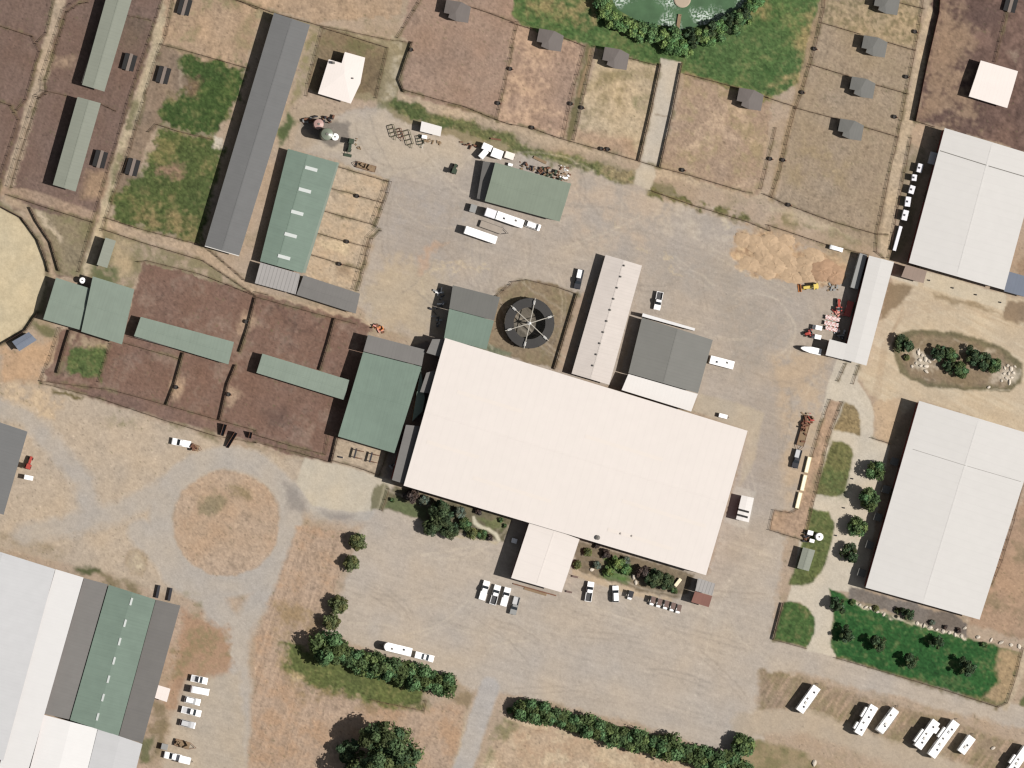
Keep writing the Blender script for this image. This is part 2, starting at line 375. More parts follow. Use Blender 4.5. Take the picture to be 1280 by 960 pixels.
for a_ in (t(1, 1, (920, 360), (1000, 350), (1080, 385), (1160, 370)), t(1, 1, (880, 395), (960, 385), (1040, 400)), t(2, 1, (620, 285), (680, 300)), t(2, 1, (750, 330), (810, 350)), t(2, 1, (520, 160), (550, 160)), t(2, 1, (780, 380), (850, 410)), t(1, 1, (850, 400), (830, 500))):
    line(a_, 2.2, (206, 186, 152), fe=3, warp=4, a=.75)
paint(t(2, 1, (680, 20), (820, 40), (800, 160), (740, 150)), (198, 176, 148), fe=12, warp=5, patch=.6, a=.6); paint(t(2, 1, (990, 150), (1080, 160), (1090, 210), (1010, 210)), (204, 186, 154), fe=8, warp=4, patch=.6)
paint([(340, 150), (395, 120), (420, 150), (380, 190), (345, 190)], (184, 162, 134), fe=10, a=.7)
PLD = t(1, 0, (225, 600), (330, 600), (470, 610), (460, 700), (380, 735), (320, 700), (230, 650)); paint(PLD, (138, 128, 116), fe=5, warp=2)
# sand heap ground
SM = [(925, 288), (955, 290), (1010, 312), (1058, 322), (1054, 350), (1030, 360), (1005, 352), (960, 348), (928, 340), (915, 318)]
paint(SM, (192, 160, 124), 'sand_heap_ground', fe=8, warp=5); paint(SM, (214, 184, 142), patch=.4, fe=8, nz=gn(4)); paint(SM, (164, 130, 98), patch=.3, fe=8, nz=gn(4))
paint(t(3, 1, (300, 230), (420, 260), (400, 360), (290, 320)), (168, 150, 122), fe=8, patch=.55)
# main concrete by the stable and arena aprons
paint(t(1, 2, (245, 370), (380, 395), (620, 460), (690, 500), (575, 632), (480, 640), (280, 610), (200, 490)), (200, 187, 164), 'concrete_pad', fe=3, warp=.8)
paint(t(1, 2, (395, 268), (655, 340), (615, 460), (380, 388)), (186, 166, 140), 'dirt_pad', fe=2, warp=.6)
paint(t(1, 2, (600, 500), (665, 520), (640, 630), (575, 620)), (128, 122, 92), fe=3); line(t(1, 2, (640, 510), (610, 625)), 2, (168, 158, 128), fe=2)
paint(t(2, 2, (940, 50), (1180, 110), (1260, 150), (1200, 420), (1130, 520), (1170, 240), (900, 130)), (190, 174, 150), 'concrete_pad', fe=4, warp=1)
paint(t(2, 2, (1120, 510), (1220, 540), (1180, 730), (1060, 690)), (196, 184, 168), 'concrete_pad', fe=2.5, warp=.6)
line(t(2, 3, (900, 640), (935, 500), (1000, 250), (1090, 20)), 1.2, (206, 192, 172), fe=2, warp=.6, a=.6); line(t(2, 3, (1195, 680), (1175, 770)), 2, (214, 202, 184), fe=2, a=.7)
# walker yard
paint([(622, 362), (655, 349), (690, 356), (722, 371), (696, 462), (600, 436), (612, 405)], (150, 130, 102), 'dirt_pad', fe=3); paint([(622, 362), (655, 349), (690, 356), (722, 371), (696, 462), (600, 436)], (124, 114, 84), patch=.35, fe=5)
paint([(722, 371), (745, 345), (712, 466), (696, 462)], (176, 150, 124), fe=3, a=.8); paint([(790, 400), (802, 345), (775, 480), (764, 480)], (176, 156, 132), fe=3, a=.8)
paint([(557, 418), (640, 440), (640, 448), (557, 428)], (122, 126, 100), fe=4)
paint(ell(662, 404, 20), (112, 104, 90), fe=3)
# ---- pens of the green barn
SPN = [(421, 203), (487, 226), (468, 283), (446, 366), (378, 345)]
paint(SPN, (197, 174, 144), 'sand_pen', fe=2); paint(SPN, (186, 160, 128), patch=.3, fe=3)
paint(ell(430, 337, 9, 7), (140, 116, 90), fe=10, a=.7); paint([(400, 300), (436, 300), (436, 318), (400, 308)], (206, 184, 148), fe=4, a=.8)
# ---- house yard and lanes
paint(t(1, 0, (0, 40), (320, 130), (500, 165), (700, 200), (780, 210), (700, 500), (1280, 700), (1280, 790), (690, 590), (600, 500), (300, 470), (260, 420), (330, 150), (0, 90)), (152, 138, 106), fe=4)
HY = t(1, 0, (340, 145), (655, 245), (600, 480), (520, 455), (460, 470), (300, 470), (262, 420)); paint(HY, (142, 122, 92), 'dirt_yard', fe=3); paint(HY, (104, 104, 66), patch=.25, fe=6)
paint(t(1, 0, (520, 290), (640, 280), (600, 470), (510, 440)), (122, 106, 80), fe=6, a=.8)
paint(t(1, 0, (270, 160), (320, 150), (250, 430), (160, 560), (220, 300)), (134, 128, 82), fe=6, patch=.75); paint(t(1, 0, (110, 640), (170, 560), (200, 600), (120, 740)), (92, 104, 62), fe=5)
line(t(1, 0, (700, 200), (690, 400), (650, 530)), 7, (190, 176, 148), fe=8, patch=.5, warp=3); paint(t(1, 0, (610, 510), (690, 500), (670, 560), (610, 550)), (120, 118, 80), fe=5, a=.8)
line(t(1, 0, (380, 140), (640, 200)), 4, (196, 176, 146), fe=6, patch=.5, warp=2)
line(t(1, 0, (730, 480), (1000, 560), (1280, 620))+t(2, 0, (0, 660), (320, 730), (640, 800))+t(2, 0, (740, 860), (1280, 990)), 12, (186, 164, 136), 'dirt_lane', fe=6)
line(t(1, 0, (690, 530), (900, 590), (1280, 700))+t(2, 0, (0, 730), (300, 810), (600, 890)), 13, (106, 110, 72), 'grass', fe=6, warp=3)
line(t(1, 0, (700, 530), (850, 580), (960, 620)), 14, (86, 98, 60), fe=5, warp=3, patch=.8); line(t(2, 0, (480, 850), (600, 890)), 16, (150, 136, 104), fe=7, patch=.6)
line(t(2, 1, (700, 0), (1180, 140)), 10, (104, 104, 66), 'grass', fe=6, warp=3, patch=.6); line(t(3, 1, (0, 120), (300, 180), (540, 250)), 14, (138, 126, 92), fe=7, warp=3, patch=.6)
line(t(3, 1, (20, 80), (240, 160), (540, 240)), 10, (192, 174, 144), fe=8, warp=3, a=.7)
paint(t(2, 0, (690, 900), (800, 930), (820, 990), (680, 960)), (116, 112, 74), fe=5, patch=.75)
# ---- north paddocks
PD1 = t(1, 0, (840, -400), (1340, -300), (1290, 110), (1205, 598), (740, 470), (715, 400), (780, 210), (720, 180)); paint(PD1, (168, 140, 119), 'dirt_paddock', fe=2.5); paint(PD1, (152, 125, 107), patch=.36, fe=5)
paint(ell(555, 70, 34, 22), (152, 126, 108), fe=26, warp=8, a=.6); line(t(1, 0, (780, 465), (1000, 530), (1190, 590)), 3, (126, 108, 74), fe=4, patch=.6)
PD2 = [(642, 28), (730, 57), (705, 172), (640, 153), (622, 150)]; paint(PD2, (172, 142, 119), 'dirt_paddock', fe=2.5); paint(PD2, (196, 164, 134), patch=.3, fe=5)
line(t(2, 0, (385, 235), (330, 480), (285, 690)), 10, (118, 108, 72), fe=4, warp=1.5); line(t(2, 0, (395, 250), (330, 480)), 4, (160, 132, 98), fe=3)
PD3 = t(2, 0, (435, 245), (735, 330), (690, 580), (635, 805), (315, 700), (350, 520)); paint(PD3, (194, 172, 138), 'dirt_paddock', fe=2.5)
paint(t(2, 0, (430, 350), (700, 330), (700, 400), (560, 390), (420, 450)), (128, 118, 80), patch=.55, fe=8); paint(t(2, 0, (600, 480), (710, 470), (680, 560), (610, 560)), (112, 112, 72), patch=.6, fe=6); paint(PD3, (150, 134, 96), patch=.18, nz=FBM2, fe=4)
paint(t(2, 0, (320, 640), (600, 700), (630, 800), (315, 700)), (180, 148, 120), fe=10, a=.8)
PD4 = t(2, 0, (865, 372), (1300, 500), (1240, 960), (1180, 985), (740, 840), (790, 640)); paint(PD4, (174, 147, 121), 'dirt_paddock', fe=2.5); paint(PD4, (150, 134, 98), patch=.28, fe=6); paint(PD4, (200, 172, 142), patch=.2, nz=FBM2, fe=5)
# ---- lawn round the pond
LW = [(650, -170), (1035, -170), (1026, 10), (1014, 60), (1004, 100), (960, 126), (857, 92), (830, 84), (728, 56), (650, 30), (640, 20)]
paint(LW, (86, 110, 64), 'grass', fe=3, warp=2); paint(LW, (98, 114, 70), patch=.22, fe=4); paint(LW, (66, 96, 52), patch=.25, nz=FBM2, fe=4)
paint(t(2, 0, (60, -10), (420, -10), (450, 90), (400, 140), (250, 60), (100, 60)), (158, 138, 100), fe=16, warp=6, patch=.62); paint(t(3, 0, (200, 30), (270, 20), (180, 420), (90, 520), (0, 480), (130, 300)), (168, 146, 106), fe=14, warp=5, patch=.7)
paint(t(2, 0, (1180, 60), (1280, 0), (1280, 120)), (150, 134, 92), fe=10, patch=.5); line(t(2, 0, (870, 370), (1280, 490)), 3, (150, 128, 92), fe=4)
# ---- east column
ECOL = [(1046, -170), (1158, -170), (1150, 30), (1128, 130), (1114, 240), (1098, 312), (972, 250), (985, 180), (1003, 100), (1020, 30)]
paint(ECOL, (168, 147, 121), 'dirt_paddock', fe=3); paint(ECOL, (152, 135, 110), patch=.36, fe=5)
paint(t(3, 0, (290, 0), (770, 0), (740, 240), (270, 110)), (174, 152, 118), fe=5); paint(t(3, 0, (290, 0), (770, 0), (740, 240), (270, 110)), (122, 112, 78), patch=.35, nz=gn(3), fe=5); paint(t(3, 0, (150, 700), (420, 720), (380, 960), (60, 960)), (158, 138, 106), fe=14, patch=.5)
line([(1030, 0), (1014, 50), (1003, 100), (988, 150), (976, 200), (964, 250)], 8, (164, 140, 108), 'dirt_lane', fe=4); line(t(3, 0, (290, -200), (250, 140), (150, 500)), 2, (110, 98, 64), fe=3, a=.6)
line([(1190, -170), (1166, 0), (1150, 80), (1136, 150), (1120, 210), (1110, 280), (1105, 325)], 12, (192, 170, 140), 'dirt_lane', fe=3)
NEF = [(1178, -170), (1500, -170), (1500, 240), (1280, 190), (1178, 158), (1147, 152), (1160, 60)]
paint(NEF, (112, 88, 78), 'dirt_paddock', fe=3); paint(NEF, (128, 102, 90), patch=.4, fe=4)
paint(t(3, 0, (870, 0), (1000, 40), (1060, 150), (1000, 300), (1060, 520), (1050, 650), (860, 640), (760, 560), (800, 350)), (158, 132, 106), fe=14, warp=7, patch=.68); paint(t(3, 0, (1190, 260), (1260, 250), (1240, 320)), (150, 130, 112), fe=6, patch=.5)
paint([(1142, 152), (1165, 158), (1158, 185), (1136, 180)], (190, 162, 132), fe=4); paint([(1132, 180), (1158, 185), (1136, 300), (1115, 330)], (132, 120, 92), fe=4, patch=.75)
# ---- east drive
ED = [(1120, 345), (1136, 336), (1260, 370), (1500, 420), (1500, 660), (1280, 545), (1150, 500), (1110, 530), (1096, 500), (1070, 470), (1085, 440)]
paint(ED, (202, 181, 150), 'gravel_road', fe=5); paint(ED, (212, 194, 164), patch=.35, nz=gn(2.5, .5, 12), fe=5)
for k in range(4): line([(1090+k*3, 500-k*2), (1104+k*2, 430), (1130, 395-k*5), (1190, 385-k*4), (1280, 410-k*6)], 2, (186, 160, 128), fe=3, a=.5)
paint([(1110, 352), (1143, 360), (1136, 372), (1104, 398), (1098, 400)], (150, 128, 98), fe=4); paint([(1165, 363), (1215, 378), (1280, 405), (1280, 398), (1220, 386), (1170, 372)], (150, 130, 98), fe=5, a=.8)
paint([(1262, 375), (1290, 382), (1290, 410), (1256, 394)], (150, 128, 102), fe=3); paint([(1270, 330), (1300, 300), (1300, 350), (1272, 345)], (160, 134, 108), fe=4)
paint(t(3, 1, (790, 400), (870, 415), (1195, 515), (1185, 595), (780, 470)), (208, 193, 166), 'concrete_pad', fe=2, warp=.6); line([(1112, 344), (1146, 354)], 6, (206, 192, 168), 'concrete_pad', fe=2)
ISL = [(1114, 432), (1120, 418), (1140, 412), (1190, 415), (1225, 424), (1260, 438), (1277, 455), (1276, 478), (1262, 490), (1210, 488), (1160, 484), (1125, 466)]
paint(ISL, (122, 112, 82), 'planted_island', fe=2.5, warp=.8)
ISI = [(1196+(x-1196)*.88, 452+(y-452)*.82) for x, y in ISL]; paint(ISI, (150, 129, 102), fe=5, warp=2); paint(ISI, (128, 112, 84), patch=.35, fe=4); paint(ISI, (196, 180, 156), patch=.2, nz=FBM2, fe=4)
line([(1122, 470), (1165, 484), (1215, 489), (1262, 487)], 2, (200, 184, 158), fe=2, a=.6, patch=.6); line(ISL[2:8], 3, (112, 104, 72), fe=3, a=.6, patch=.6)
paint(t(3, 1, (740, 800), (820, 820), (800, 900), (720, 880)), (212, 200, 178), fe=5, patch=.95); paint(t(3, 1, (1180, 880), (1260, 890), (1240, 960), (1160, 930)), (206, 192, 170), fe=5, patch=.9)
# ---- concrete walks of the south-east arena
CW = [(1034, 482), (1050, 440), (1075, 448), (1072, 478), (1082, 490), (1092, 510), (1092, 545), (1112, 556), (1080, 735), (1062, 740), (1036, 738), (1042, 768), (1038, 800), (1045, 822), (1004, 812), (1016, 770), (1000, 752), (984, 752), (990, 730)]
paint(CW, (207, 194, 172), 'concrete_walk', fe=2, warp=.5)
paint([(1092, 500), (1130, 497), (1112, 556), (1092, 548)], (198, 170, 136), fe=4, a=.9)
RND = t(3, 2, (310, 78), (370, 88), (305, 260), (185, 778), (8, 730), (28, 632), (130, 640), (165, 500), (215, 370), (270, 190)); paint(RND, (180, 150, 122), 'dirt_pen', fe=2, warp=.8)
paint(t(3, 2, (385, 90), (435, 108), (466, 180), (460, 258), (330, 228)), (148, 130, 96), 'grass', fe=2.5, warp=.8)
L2 = t(3, 2, (318, 285), (370, 292), (400, 304), (420, 324), (427, 350), (405, 450), (386, 525), (366, 553), (340, 566), (310, 563), (235, 545)); paint(L2, (112, 112, 72), 'grass', fe=2.5, warp=.8); paint(t(3, 2, (260, 440), (400, 430), (370, 560), (240, 540)), (82, 102, 60), fe=16, patch=.7, warp=4)
L3 = [(1012, 636), (1036, 640), (1043, 652), (1042, 668), (1028, 715), (1016, 728), (1002, 732), (986, 731), (1000, 690)]; paint(L3, (96, 106, 64), 'grass', fe=2.5, warp=.8)
L4 = t(3, 3, (75, 132), (110, 128), (150, 132), (185, 148), (212, 175), (230, 205), (237, 240), (232, 285), (215, 325), (190, 358), (28, 318)); paint(L4, (76, 102, 56), 'grass', fe=2, warp=.6); paint(L4, (116, 112, 76), patch=.25, fe=5)
BL = t(3, 3, (305, 60), (390, 100), (500, 160), (740, 240), (1000, 310), (1130, 345), (1275, 385), (1240, 520), (1190, 632), (1150, 650), (900, 570), (340, 410), (315, 330), (330, 200)); paint(BL, (50, 93, 48), 'grass', fe=2.5, warp=1); paint(BL, (62, 100, 56), patch=.25, fe=5)
paint(t(3, 3, (1150, 350), (1275, 385), (1240, 520), (1190, 632), (1150, 650), (1070, 610), (1140, 540)), (168, 144, 108), 'dry_field', fe=8, warp=3); paint(t(3, 3, (340, 405), (600, 480), (1150, 640), (1150, 660), (600, 500)), (116, 106, 74), fe=4, patch=.7)
paint(t(3, 3, (880, 500), (960, 520), (950, 560), (870, 540)), (84, 106, 64), fe=10, a=.7)
GS = t(3, 3, (408, 48), (980, 215), (1000, 300), (820, 260), (640, 190), (500, 140), (402, 105)); paint(GS, (134, 124, 114), 'gravel_bed', fe=3); paint(GS, (108, 98, 90), patch=.4, fe=4); line([(1068, 754), (1110, 770), (1150, 781), (1207, 797)], 3.5, (206, 194, 172), fe=2, warp=1.5, patch=.8); paint(t(3, 3, (500, 140), (640, 190), (740, 220), (730, 240), (500, 165)), (96, 102, 64), fe=5, patch=.6)
paint([(1238, 718), (1290, 600), (1500, 640), (1500, 850), (1280, 800), (1210, 780)], (178, 147, 118), fe=5); paint([(1238, 718), (1290, 600), (1500, 640), (1500, 850), (1280, 800), (1210, 780)], (140, 124, 92), patch=.25, nz=FBM2, fe=5)
paint([(1276, 880), (1300, 800), (1300, 890)], (104, 108, 66), fe=3); line([(1258, 885), (1276, 840), (1284, 800)], 8, (190, 172, 146), fe=3)
# ---- caravan field and south edge
RV = [(950, 838), (985, 842), (1048, 860), (1190, 902), (1260, 925), (1300, 935), (1330, 1000), (1200, 975), (1110, 935), (1040, 918), (1010, 893), (948, 888)]
paint(RV, (158, 137, 110), 'dry_field', fe=5); paint(RV, (128, 117, 84), patch=.4, fe=5); paint(RV, (184, 156, 130), patch=.25, nz=gn(2, -1.0, 10), fe=5)
line([(930, 905), (1000, 900), (1060, 920), (1110, 940), (1250, 985), (1400, 1030)], 30, (186, 168, 144), 'gravel_road', fe=8, warp=2)
paint([(945, 925), (1005, 938), (1028, 965), (1010, 1000), (900, 1000), (920, 950)], (162, 142, 106), fe=6); paint([(945, 925), (1005, 938), (1028, 965), (900, 965)], (112, 110, 70), patch=.4, fe=6)
ST = [(634, 890), (700, 905), (800, 928), (900, 958), (930, 975), (900, 1130), (540, 1130), (600, 960)]
paint(ST, (192, 166, 136), 'dry_field', fe=5); paint(ST, (172, 144, 116), patch=.35, fe=5); paint(ST, (206, 186, 154), patch=.25, nz=FBM2, fe=5)
line([(640, 888), (700, 908), (800, 930), (900, 962)], 12, (128, 118, 80), fe=7, patch=.6); paint([(622, 892), (650, 905), (622, 935), (606, 958)], (112, 112, 72), fe=6, patch=.7); line(t(2, 3, (60, 740), (240, 770), (420, 830)), 5, (206, 184, 150), fe=5, patch=.6)
line([(612, 858), (598, 900), (578, 965), (540, 1130)], 24, (181, 173, 164), 'asphalt_drive', fe=4, warp=.8)
line(t(1, 3, (1070, 650), (1000, 930)), 2, (196, 182, 158), fe=2, a=.5)
# ---- concrete path in the north
paint(t(2, 0, (745, 292), (845, 312), (800, 560), (735, 835), (640, 812), (700, 560)), CONC, 'concrete_walk', fe=2, warp=.5); paint(t(2, 0, (625, 850), (650, 815), (720, 830), (725, 880), (690, 950), (610, 920)), (198, 184, 162), 'concrete_walk', fe=2.5, warp=.8)
line(t(2, 0, (710, 575), (800, 590)), 1.5, (140, 120, 96), fe=1.5, a=.7)
# ---- gardens by the main arena
GD1 = t(1, 2, (700, 510), (1000, 590), (1280, 670), (1240, 790), (1000, 740), (860, 690), (640, 625), (665, 540)); paint(GD1, (116, 108, 82), 'garden_bed', fe=3, warp=1); paint(t(1, 2, (660, 560), (860, 620), (840, 680), (640, 625)), (100, 110, 70), fe=4, a=.9)
paint(t(1, 2, (1100, 670), (1250, 690), (1230, 740), (1150, 710)), (112, 116, 74), fe=3); line([(592, 647), (594, 654), (601, 659), (612, 662), (620, 668), (624, 675)], 4.5, (214, 204, 176), 'garden_path', fe=2, warp=.5)
paint(t(1, 2, (1000, 745), (1220, 790), (1200, 800), (980, 760)), (188, 172, 140), fe=3)
GD2 = [(722, 675), (868, 718), (860, 742), (845, 748), (795, 738), (715, 712)]; paint(GD2, (134, 118, 94), 'garden_bed', fe=3, warp=1); paint([(716, 712), (750, 722), (800, 738), (840, 748), (838, 754), (780, 742), (714, 718)], (194, 172, 142), fe=3)
paint([(757, 694), (790, 706), (786, 730), (752, 720)], (88, 118, 54), fe=6, warp=2)
paint([(505, 430), (556, 428), (505, 600), (480, 600)], (140, 128, 118), fe=4, a=.9)
